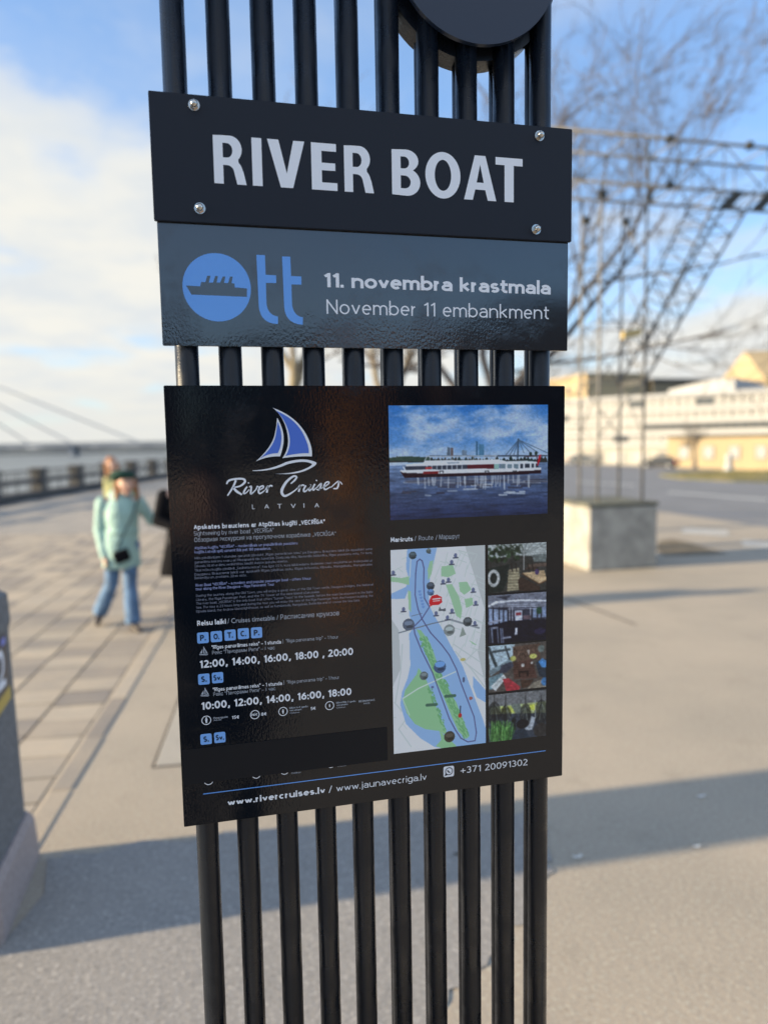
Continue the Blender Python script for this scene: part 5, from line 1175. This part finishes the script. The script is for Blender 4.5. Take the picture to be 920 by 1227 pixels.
bm = bmesh.new(); box(bm, 0, FL, .5, 28, -3, HT - .4); mobj('core', bm, M['cream'], wb)
def H(py): return (bz(800, py, 0).z - zb0)
rows = [(H(476), H(489)), (H(492), H(503)), (H(506), H(517)), (H(520), H(531))]
for a in (H(474.6), H(490.5), H(504.5), H(518.5), H(532.5)):
    bm = bmesh.new(); box(bm, 0, FL, -.05, .6, a - .32, a + .32); mobj('floor_band', bm, M['white_wall'], wb)
me_w = None; nW = 26
for ri, (z1_, z0_) in enumerate(rows):
    z0_, z1_ = z0_ + .30, z1_ - .30; w = FL / nW
    bmw = bmesh.new(); box(bmw, -w / 2 + .12, w / 2 - .12, .22, .44, z0_, z1_, 0)
    for xx in (-w / 2 + .06, 0): box(bmw, xx - .07, xx + .07, .10, .5, z0_, z1_, 1)
    mew = bpy.data.meshes.new('window'); bmw.to_mesh(mew); bmw.free(); mew.materials.append(M['glass']); mew.materials.append(M['frame'])
    mew2 = mew.copy(); mew2.materials[0] = M['glass_dark']
    for k in range(nW):
        dark = (ri in (2,) and k > 12) or r3.random() < .10
        link('window', mew2 if dark else mew, wb, ((k + .5) * w, 0, 0))
bm = bmesh.new(); box(bm, 0, FL, -.25, 28.3, HT - .40, HT + .05); mobj('roof', bm, M['roof_grey'], wb)
bm = bmesh.new(); a, b = H(467), H(455); xa = (bz(770, 467, 0) - WB0).length; xb = (bz(853, 460, 0) - WB0).length
prism_y(bm, [(xa, HT + .06), (xb, HT + .06), (xb, b), (xb - 3, b), (xa, a + .3)], 5, 22); bmesh.ops.recalc_face_normals(bm, faces=bm.faces); mobj('sloping_roof_block', bm, M['white_wall'], wb)
# ground floor row of arches/doors left part
for k in range(14):
    bm = bmesh.new(); x = 3 + k * 3.4; box(bm, x - .9, x + .9, .30, .52, .1, H(541)); mobj('door', bm, M['glass'] if k % 3 else M['frame'], wb)
xy = (bz(817, 540, 0) - WB0).length
sh = empty('low_building', (WB0.x + fdir.x * xy, WB0.y + fdir.y * xy, zb0), 'low yellow rendered building under the white one at the far right', 'building', rz=atan2(fdir.y, fdir.x))
bm = bmesh.new(); box(bm, 0, FL - xy, -6, -.3, -2, H(524)); mobj('wall', bm, M['yellow_wall'], sh)
bm = bmesh.new(); box(bm, -.3, FL - xy, -6.4, -.28, H(524) + .01, H(521.5)); mobj('roof', bm, M['roof_dark'], sh)
for k in range(9):
    bm = bmesh.new(); x = 2.2 + k * 3.1; box(bm, x - .7, x + .7, -6.08, -5.9, H(552) * 0 + .9, H(534)); f = mobj('window', bm, M['frame'], sh)
    bm = bmesh.new(); box(bm, -.55 + x, .55 + x, -6.11, -6.085, 1.05, H(535)); mobj('pane', bm, M['glass'], f)
def behind(name, label, px0, px1, py0, D, depth, m, roof, gable=0, base=600):
    a, b = atd(px0, py0, D), atd(px1, py0, D * .86); d = Vector((b.x - a.x, b.y - a.y, 0)); L = d.length; h = (a.z + b.z) / 2 - zb0
    o = empty(name, (a.x, a.y, zb0), label, 'building', rz=atan2(d.y, d.x))
    bm = bmesh.new(); box(bm, 0, L, 0, depth, -3, h); mobj('wall', bm, m, o)
    bm = bmesh.new()
    if gable: prism_y(bm, [(-.5, h + .01), (L + .5, h + .01), (L * gable, h + (L * .28))], -.4, depth + .4)
    else: box(bm, -.4, L + .4, -.4, depth + .4, h + .01, h + .9)
    bmesh.ops.recalc_face_normals(bm, faces=bm.faces); mobj('roof', bm, roof, o)
    for k in range(int(L // 5)):
        bm = bmesh.new(); x = 2.5 + k * 5; box(bm, x - .7, x + .7, -.06, .1, h - 3.2, h - 1.2); mobj('window', bm, M['glass_dark'], o)
    return o
behind('yellow_building', 'flat ochre building rising just right of the sign edge', 640, 703, 458, 175, 14, M['yellow_wall'], M['yellow_wall'])
o = behind('dark_roofed_building', 'brown building with a long dark roof behind the lattice mast', 703, 782, 464, 178, 16, M['bark_lichen'], M['roof_dark'])
bm = bmesh.new(); 
for k in range(7): bevbox(bm, 1 + k * 2.3, 2.2 + k * 2.3, 2, 3.5, HT + 3.2, HT + 4.6 + (k % 3) * .5, .05, 1)
bm.free()
behind('gabled_building', 'yellow gabled building rising behind the white roof at right', 858, 918, 460, 190, 14, M['yellow_wall'], M['yellow_wall'], gable=.62)
behind('tall_gabled_building', 'tallest yellow building cut by the right edge of the picture', 900, 985, 452, 205, 14, M['yellow_wall'], M['yellow_wall'], gable=.5)

# --- cars
def car(px, py, body, label, heading, D=88):
    g_ = atd(px, py, D); c = empty('parked_car', (g_.x, g_.y, RZ(g_.x)), label, 'car', 'cars parked before the buildings', rz=heading)
    prof = [(-2.15, .35), (-2.18, .75), (-2.0, .92), (-1.65, .98), (-1.15, 1.40), (-.5, 1.47), (.35, 1.44), (.95, 1.02), (1.75, .90), (2.1, .72), (2.15, .38), (1.7, .25), (-1.7, .25)]
    bm = bmesh.new(); prism_y(bm, prof, -.86, .86); bmesh.ops.recalc_face_normals(bm, faces=bm.faces)
    bmesh.ops.bevel(bm, geom=[e for e in bm.edges if abs(e.verts[0].co.y - e.verts[1].co.y) < 1e-5], offset=.09, segments=2, affect='EDGES'); mobj('body', bm, body, c)
    for s in (-1, 1):
        bm = bmesh.new(); prism_y(bm, [(-1.5, 1.0), (-1.1, 1.34), (.3, 1.36), (.8, 1.02)], s * .862, s * .870); bmesh.ops.recalc_face_normals(bm, faces=bm.faces); mobj('side_window', bm, M['glass_dark'], c)
        for x in (-1.35, 1.35):
            bm = bmesh.new(); bmesh.ops.create_cone(bm, cap_ends=True, segments=18, radius1=.32, radius2=.32, depth=.2, matrix=Matrix.Translation((x, s * .80, .32)) @ Matrix.Rotation(pi / 2, 4, 'X')); w = mobj('wheel', bm, M['tyre'], c)
            bm = bmesh.new(); bmesh.ops.create_cone(bm, cap_ends=True, segments=12, radius1=.19, radius2=.19, depth=.02, matrix=Matrix.Translation((x, s * .91, .32)) @ Matrix.Rotation(pi / 2, 4, 'X')); mobj('rim', bm, M['car_silver'], w)
        bm = bmesh.new(); bevbox(bm, -2.22, -2.0, s * .62 - .2, s * .62 + .2, .68, .94, .04, 1); mobj('tail_lamp', bm, M['car_red'], c)
    bm = bmesh.new(); prism_y(bm, [(-1.72, 1.02), (-1.2, 1.40), (-1.22, 1.43), (-1.76, 1.05)], -.7, .7); bmesh.ops.recalc_face_normals(bm, faces=bm.faces); mobj('rear_window', bm, M['glass_dark'], c)
    return c
fh = atan2(fdir.y, fdir.x)
car(790, 559, M['car_dark'], 'dark car with a red tail lamp before the pale ground floor', fh + pi)
car(700, 558, M['car_grey'], 'grey car parked just right of the sign edge', fh + .1, 98)
g_ = atd(873, 560, 78); bo = empty('white_bollard', (g_.x, g_.y, RZ(g_.x)), 'white concrete barrier post standing before the yellow low building', 'bollard')
bm = bmesh.new(); loft(bm, [octo(.45, .1, 0), octo(.40, .1, .2), octo(.28, .08, .9), octo(.30, .08, 1.7), octo(.2, .06, 1.9)]); mobj('post', bm, M['white_wall'], bo)

# ------------------------------------------------------------------ people
SK = mat('skin', (.62, .38, .28), rough=.5); HAIR_R = mat('auburn_hair', (.42, .16, .04), rough=.6, var=.5, vscale=25); HAIR_D = mat('dark_brown_hair', (.05, .025, .018), rough=.55, var=.4, vscale=25)
TEAL = mat('mint_green_coat', (.40, .60, .54), rough=.8, var=.16, vscale=9, bump=.9, bscale=9, bdist=.04); JEAN = mat('blue_denim', (.12, .22, .38), rough=.85, var=.4, vscale=10, bump=.9, bscale=12, bdist=.03); HATG = mat('dark_green_beret', (.012, .055, .035), rough=.9, var=.3, vscale=30)
BLK = mat('black_wool_coat', (.006, .006, .008), rough=.95, spec=.15); SHOE = mat('dark_shoe', (.03, .022, .02), rough=.5); OLV = mat('yellow_green_jacket', (.36, .36, .17), rough=.85, var=.2, vscale=12); LIP = mat('lips', (.42, .13, .12), rough=.5); EYE = mat('eye_dark', (.02, .015, .012), rough=.3); NAVY = mat('navy_coat', (.012, .015, .026), rough=.85); TROU = mat('dark_trousers', (.02, .02, .025), rough=.9)
def hand(bm, w, d, side, curl=.35, s=1.0):
    """palm, four fingers and thumb; w wrist, d forward direction of the hand, side towards the thumb"""
    d = Vector(d).normalized(); side = (Vector(side) - d * Vector(side).dot(d)).normalized(); nrm = d.cross(side).normalized()
    pc = Vector(w) + d * .05 * s
    capsule(bm, Vector(w), .022 * s, pc + side * .012 * s, .024 * s, 10); capsule(bm, Vector(w), .020 * s, pc - side * .018 * s, .021 * s, 10)
    for k, (o_, L) in enumerate(((.030, .062), (.011, .070), (-.009, .066), (-.028, .052))):
        a = pc + side * o_ * s + d * .02 * s; b = a + (d * cos(curl) + nrm * sin(curl)).normalized() * L * .5 * s; c = b + (d * cos(curl * 2.6) + nrm * sin(curl * 2.6)).normalized() * L * .5 * s
        capsule(bm, a, .0092 * s, b, .0085 * s, 8); capsule(bm, b, .0085 * s, c, .0072 * s, 8)
    a = Vector(w) + side * .026 * s + d * .015 * s; b = a + (side * .7 + d * .7).normalized() * .034 * s; c = b + (d * .9 + side * .2 + nrm * .3).normalized() * .028 * s
    capsule(bm, a, .0125 * s, b, .0105 * s, 8); capsule(bm, b, .0105 * s, c, .0088 * s, 8)
def person(loc, label, H, rz, cfg, group=None):
    P = empty('person', loc, label, 'person', group, rz); s = H / 1.60
    V3 = lambda p: Vector(p) * s
    J = dict(hip=(0, 0, .84), chest=(0, .01, 1.16), neck=(0, .02, 1.32), head=(0.0, 0, 1.45),
             shL=(-.165, .01, 1.25), elL=(-.22, .02, .99), wrL=(-.21, -.05, .76), shR=(.165, .01, 1.25), elR=(.22, .02, .99), wrR=(.21, -.05, .76),
             hpL=(-.085, 0, .82), knL=(-.10, -.02, .45), anL=(-.10, .02, .08), hpR=(.085, 0, .82), knR=(.10, -.02, .45), anR=(.10, .02, .08)); J.update(cfg.get('J', {}))
    j = {k: V3(v) for k, v in J.items()}; h = j['head']; look = Vector(cfg.get('look', (0, -1, 0))).normalized(); rgt = look.cross(Vector((0, 0, 1))).normalized() * -1
    rgt = Vector((0, 0, 1)).cross(look).normalized() * -1 if False else look.cross(Vector((0, 0, 1))).normalized()
    bm = bmesh.new()
    sphere(bm, h + Vector((0, 0, .012)) * s, .074 * s, .088 * s, .098 * s, 20, 14); capsule(bm, h + (look * .030 + Vector((0, 0, -.055))) * s, .052 * s, h + (look * .048 + Vector((0, 0, -.082))) * s, .034 * s, 12)
    capsule(bm, h + (look * .080 + Vector((0, 0, .01))) * s, .009 * s, h + (look * .103 + Vector((0, 0, -.028))) * s, .0135 * s, 8)   # nose
    for sd_ in (-1, 1):
        sphere(bm, h + (rgt * .076 * sd_ + Vector((0, 0, -.008))) * s, .013 * s, .02 * s, .03 * s, 10, 8)
        capsule(bm, h + (look * .066 + rgt * .038 * sd_ + Vector((0, 0, -.035))) * s, .022 * s, h + (look * .055 + rgt * .045 * sd_ + Vector((0, 0, -.03))) * s, .02 * s, 8)
    capsule(bm, j['neck'] + Vector((0, .01, -.05)) * s, .056 * s, h + Vector((0, .012, -.06)) * s, .047 * s, 12)
    capsule(bm, j['chest'] + Vector((-.07, 0, 0)), .10 * s, j['chest'] + Vector((.07, 0, 0)), .10 * s); capsule(bm, j['chest'], .11 * s, j['hip'], .10 * s); capsule(bm, j['hpL'], .085 * s, j['hpR'], .085 * s); capsule(bm, j['shL'], .055 * s, j['shR'], .055 * s)
    for q in 'LR':
        capsule(bm, j['sh' + q], .048 * s, j['el' + q], .036 * s); capsule(bm, j['el' + q], .037 * s, j['wr' + q], .024 * s)
        d = j['wr' + q] - j['el' + q]; hand(bm, j['wr' + q], cfg.get('hd' + q, d), cfg.get('th' + q, (0, -1, 0)), cfg.get('curl', .4), s)
        capsule(bm, j['hp' + q], .078 * s, j['kn' + q], .052 * s); capsule(bm, j['kn' + q], .050 * s, j['an' + q], .034 * s)
    remesh('body', bm, SK, P, .0075, 4)
    bm = bmesh.new()
    for sd_ in (-1, 1): sphere(bm, h + (look * .082 + rgt * .030 * sd_ + Vector((0, 0, .012))) * s, .011 * s, .009 * s, .007 * s, 10, 6)
    mobj('eyes', bm, EYE, P, smooth=True)
    bm = bmesh.new()
    for sd_ in (-1, 1): capsule(bm, h + (look * .086 + rgt * .018 * sd_ + Vector((0, 0, .034))) * s, .0035 * s, h + (look * .078 + rgt * .044 * sd_ + Vector((0, 0, .033))) * s, .003 * s, 6)
    mobj('eyebrows', bm, cfg.get('hair', HAIR_D), P)
    bm = bmesh.new(); capsule(bm, h + (look * .090 - rgt * .017 + Vector((0, 0, -.055))) * s, .005 * s, h + (look * .090 + rgt * .017 + Vector((0, 0, -.055))) * s, .005 * s, 8); mobj('mouth', bm, LIP, P, smooth=True)
    # hair
    bm = bmesh.new(); bk = -look
    sphere(bm, h + (bk * .022 + Vector((0, 0, .035))) * s, .086 * s, .092 * s, .095 * s, 18, 12)
    for sd_ in (-1, 1):
        pts = [h + (rgt * .078 * sd_ + bk * .02 + Vector((0, 0, .03))) * s, h + (rgt * .090 * sd_ + look * .01 + Vector((0, 0, -.06))) * s, h + (rgt * (.095 + cfg.get('hw', .0)) * sd_ + look * .04 + Vector((0, 0, -.06 - cfg.get('hl', .08)))) * s]
        capsule(bm, pts[0], .026 * s, pts[1], .028 * s); capsule(bm, pts[1], .028 * s, pts[2], .018 * s)
    capsule(bm, h + bk * .07 * s, .06 * s, h + (bk * .075 + Vector((0, 0, -.06 - cfg.get('hl', .08)))) * s, .045 * s)
    # keep the face clear
    remesh('hair', bm, cfg.get('hair', HAIR_D), P, .010, 3)
    # coat
    ct = cfg['coat']; hem = cfg.get('hem', .62); cw = cfg.get('cw', .205); bm = bmesh.new()
    def ell_loop(cx, cy, z, rx, ry, n=22): return [Vector((cx + rx * cos(2 * pi * k / n), cy + ry * sin(2 * pi * k / n), z)) * s for k in range(n)]
    cx0, cy0 = J['chest'][0], J['chest'][1]; hx = cfg.get('hemx', 0)
    loft(bm, [ell_loop(hx, .0, hem, cw, .14), ell_loop(hx, .0, hem + .03, cw, .155), ell_loop(hx * .6, 0, .85, .172, .135), ell_loop(cx0, cy0, .98, .152, .122), ell_loop(cx0, cy0, 1.16, .168, .128), ell_loop(cx0, cy0 + .01, 1.26, .150, .11), ell_loop(cx0, cy0 + .01, 1.315, .075, .07), ell_loop(cx0, cy0 + .01, 1.345, .066, .064)])
    for q in 'LR':
        capsule(bm, j['sh' + q], .064 * s, j['el' + q], .052 * s); capsule(bm, j['el' + q], .056 * s, j['wr' + q] - (j['wr' + q] - j['el' + q]).normalized() * .01 * s, .043 * s)
    remesh('coat', bm, ct, P, .012, 5)
    if cfg.get('hood'): bm = bmesh.new(); capsule(bm, V3((cx0 - .07, .09, 1.31)), .055 * s, V3((cx0 + .07, .09, 1.31)), .055 * s); capsule(bm, V3((cx0 - .08, .02, 1.30)), .035 * s, V3((cx0 - .05, .09, 1.33)), .05 * s); capsule(bm, V3((cx0 + .08, .02, 1.30)), .035 * s, V3((cx0 + .05, .09, 1.33)), .05 * s); remesh('hood', bm, ct, P, .012, 4)
    if cfg.get('belt'): bm = bmesh.new(); loft(bm, [ell_loop(cx0 * .8, cy0 * .5, .945, .166, .134), ell_loop(cx0 * .8, cy0 * .5, .975, .166, .134)]); mobj('waist_cord', bm, ct, P, smooth=True)
    # trousers
    bm = bmesh.new(); fl = cfg.get('flare', 1.0); capsule(bm, j['hpL'] + Vector((0, 0, .02)), .10 * s, j['hpR'] + Vector((0, 0, .02)), .10 * s)
    for q in 'LR':
        a, k_, n_ = j['hp' + q], j['kn' + q], j['an' + q] - Vector((0, 0, .02)) * s
        capsule(bm, a, .092 * s, k_, .066 * s); tube(bm, [k_, k_.lerp(n_, .5), n_], [.064 * s, .064 * s * (1 + fl) / 2, .058 * s * fl], 16)
    remesh('trousers', bm, cfg['trousers'], P, .011, 4)
    for q in 'LR':
        bm = bmesh.new(); a = j['an' + q]; fdv = Vector(cfg.get('ft' + q, (0, -1, 0))).normalized(); z0 = a.z / s - .08
        f0 = Vector((a.x, a.y, a.z - .04 * s)); capsule(bm, f0 - fdv * .02 * s, .040 * s, f0 + fdv * .06 * s, .036 * s); capsule(bm, f0 + fdv * .06 * s + Vector((0, 0, -.006)) * s, .036 * s, f0 + fdv * .15 * s + Vector((0, 0, -.012)) * s, .027 * s); capsule(bm, f0, .038 * s, a + Vector((0, 0, .04)) * s, .042 * s)
        remesh('shoe', bm, SHOE, P, .009, 3)
    if cfg.get('beret'):
        bm = bmesh.new(); off_ = Vector(cfg['beret']) * s
        sphere(bm, h + Vector((0, 0, .085)) * s + off_, .125 * s, .12 * s, .050 * s, 20, 12); sphere(bm, h + Vector((0, 0, .060)) * s - look * .01 * s, .090 * s, .098 * s, .045 * s, 20, 12); sphere(bm, h + off_ * 1.8 + Vector((0, .02, .05)) * s, .075 * s, .075 * s, .05 * s, 16, 10)
        remesh('beret', bm, HATG, P, .010, 4)
    return P, j
w0 = G(149, 751)
camdir = atan2(CAM.y - w0.y, CAM.x - w0.x) + pi / 2       # local -y faces the camera
Wm, wj = person((w0.x, w0.y, 0), 'woman in mint green coat, blue jeans and dark green beret walking towards the camera', 1.60, camdir, dict(
    J=dict(hip=(.02, 0, .82), chest=(.03, .0, 1.15), neck=(.05, .0, 1.32), head=(.085, -.02, 1.435), shL=(-.145, .01, 1.25), elL=(-.185, .03, .99), wrL=(-.145, -.07, .72),
           shR=(.20, .0, 1.245), elR=(.31, .03, 1.05), wrR=(.46, -.03, 1.06), hpL=(-.06, 0, .80), knL=(-.095, .06, .44), anL=(-.225, .26, .13), hpR=(.095, 0, .80), knR=(.075, -.10, .45), anR=(.085, -.16, .08)),
    look=(.10, -1, -.05), hair=HAIR_R, hl=.10, hw=.01, coat=TEAL, hem=.60, cw=.182, hemx=.01, hood=True, belt=True, trousers=JEAN, flare=1.3, beret=(-.035, .01, .0), hdR=(.9, -.2, -.15), thR=(0, -.3, 1), ftR=(.35, -1, -.1), ftL=(-.2, -1, -.35)))
# shoulder bag with strap: rests on her hip, a thing of its own
bg_ = empty('shoulder_bag', (w0.x, w0.y, 0), 'small black shoulder bag hanging at the hip of the mint coat', 'bag', rz=camdir)
bm = bmesh.new(); bevbox(bm, -.075, .075, -.035, .035, -.06, .06, .02, 3); bmesh.ops.rotate(bm, verts=bm.verts, matrix=Matrix.Rotation(radians(-18), 3, 'Y')); bmesh.ops.translate(bm, verts=bm.verts, vec=(.01, -.215, .745)); mobj('pouch', bm, BLK, bg_, smooth=True)
bm = bmesh.new(); tube(bm, [(-.03, -.205, .80), (.04, -.175, .96), (.13, -.155, 1.12), (.185, -.06, 1.27), (.16, .07, 1.20)], .007, 6); mobj('strap', bm, BLK, bg_)
p2 = G(147, 674)
person((p2.x, p2.y, 0), 'person with auburn hair and yellow green jacket hidden behind the mint coated woman', 1.62, camdir, dict(J=dict(head=(-.08, 0, 1.50), neck=(-.05, 0, 1.37), chest=(-.02, .01, 1.16), shL=(-.15, .01, 1.27), elL=(-.17, .04, 1.0), wrL=(-.12, -.06, .85)), look=(.5, -1, 0), hair=HAIR_R, hl=.12, coat=OLV, hem=.7, cw=.19, hood=True, trousers=TROU, flare=1.1))
p3 = G(226, 752)
person((p3.x, p3.y, 0), 'person in long black coat mostly hidden behind the sign', 1.66, camdir, dict(J=dict(shL=(-.17, .01, 1.27), elL=(-.235, -.02, 1.04), wrL=(-.10, -.13, .98), knL=(-.06, -.02, .45), anL=(-.02, .02, .08)), hair=HAIR_D, hl=.05, coat=BLK, hem=.52, cw=.24, trousers=TROU, flare=1.0))
# the photographer, seen as a dark reflection in the poster
person((-.02, -1.62, 0), 'photographer in navy coat holding a phone, seen as dark reflection in poster', 1.74, pi, dict(J=dict(head=(0, -.0, 1.46), elL=(-.20, -.12, 1.12), wrL=(-.07, -.30, 1.35), elR=(.20, -.12, 1.12), wrR=(.07, -.30, 1.35)), hair=HAIR_D, hl=.0, coat=NAVY, hem=.70, cw=.24, trousers=TROU, flare=1.0, look=(0, -1, .1), hdL=(.2, -.3, .8), hdR=(-.2, -.3, .8)))

# --- what stands behind the camera and shows in the varnish
tree((1.38, -6.2, 0), 'pollarded orange brown trunk behind the camera, an orange streak reflected in the poster', [(0, 0, 1.2), (.04, 0, 2.15)], .16, 2, levels=1, spread=.7, lean=Vector((0, 0, .2)), sc=.12, mt=M['bark_warm'])
def rowtree(x, y, rs, lb): return tree((x, y, 0), lb, [(0, 0, 1.6), (.05, 0, 3.0)], .22, rs, levels=4, spread=.9, lean=Vector((0, 0, .1)), sc=.95, group='bare trees behind the camera')
def hall(x0, x1, y, h, label, m):
    o = empty('street_building', ((x0 + x1) / 2, y, 0), label, 'building'); w = (x1 - x0) / 2
    bm = bmesh.new(); box(bm, -w, w, -14, 0, -1, h); mobj('wall', bm, m, o)
    bm = bmesh.new(); prism_y(bm, [(-w - .5, h + .01), (w + .5, h + .01), (w * .5, h + 3), (-w * .5, h + 3)], -14.5, .5); bmesh.ops.recalc_face_normals(bm, faces=bm.faces); mobj('roof', bm, M['roof_dark'], o)
    for i in range(int(w * 2 // 3.2)):
        for k in range(int(h // 3.4)):
            bm = bmesh.new(); xx = -w + 1.8 + i * 3.2; zz = 1 + k * 3.3; box(bm, xx - .6, xx + .6, -.1, .04, zz, zz + 1.8); mobj('window', bm, M['glass_dark'], o)
BR_ = mat('brown_brick', (.10, .055, .04), rough=.9, var=.3, vscale=1); GR_ = mat('grey_render', (.12, .12, .12), rough=.9, var=.2, vscale=.4)
hall(-22, -2, -58, 9.5, 'dark brick building far behind the camera', BR_)
hall(-1, 17, -61, 7.5, 'grey building far behind the camera beside the brick one', GR_)
hall(19, 48, -56, 10.5, 'long brick building far behind the camera at the right', BR_)
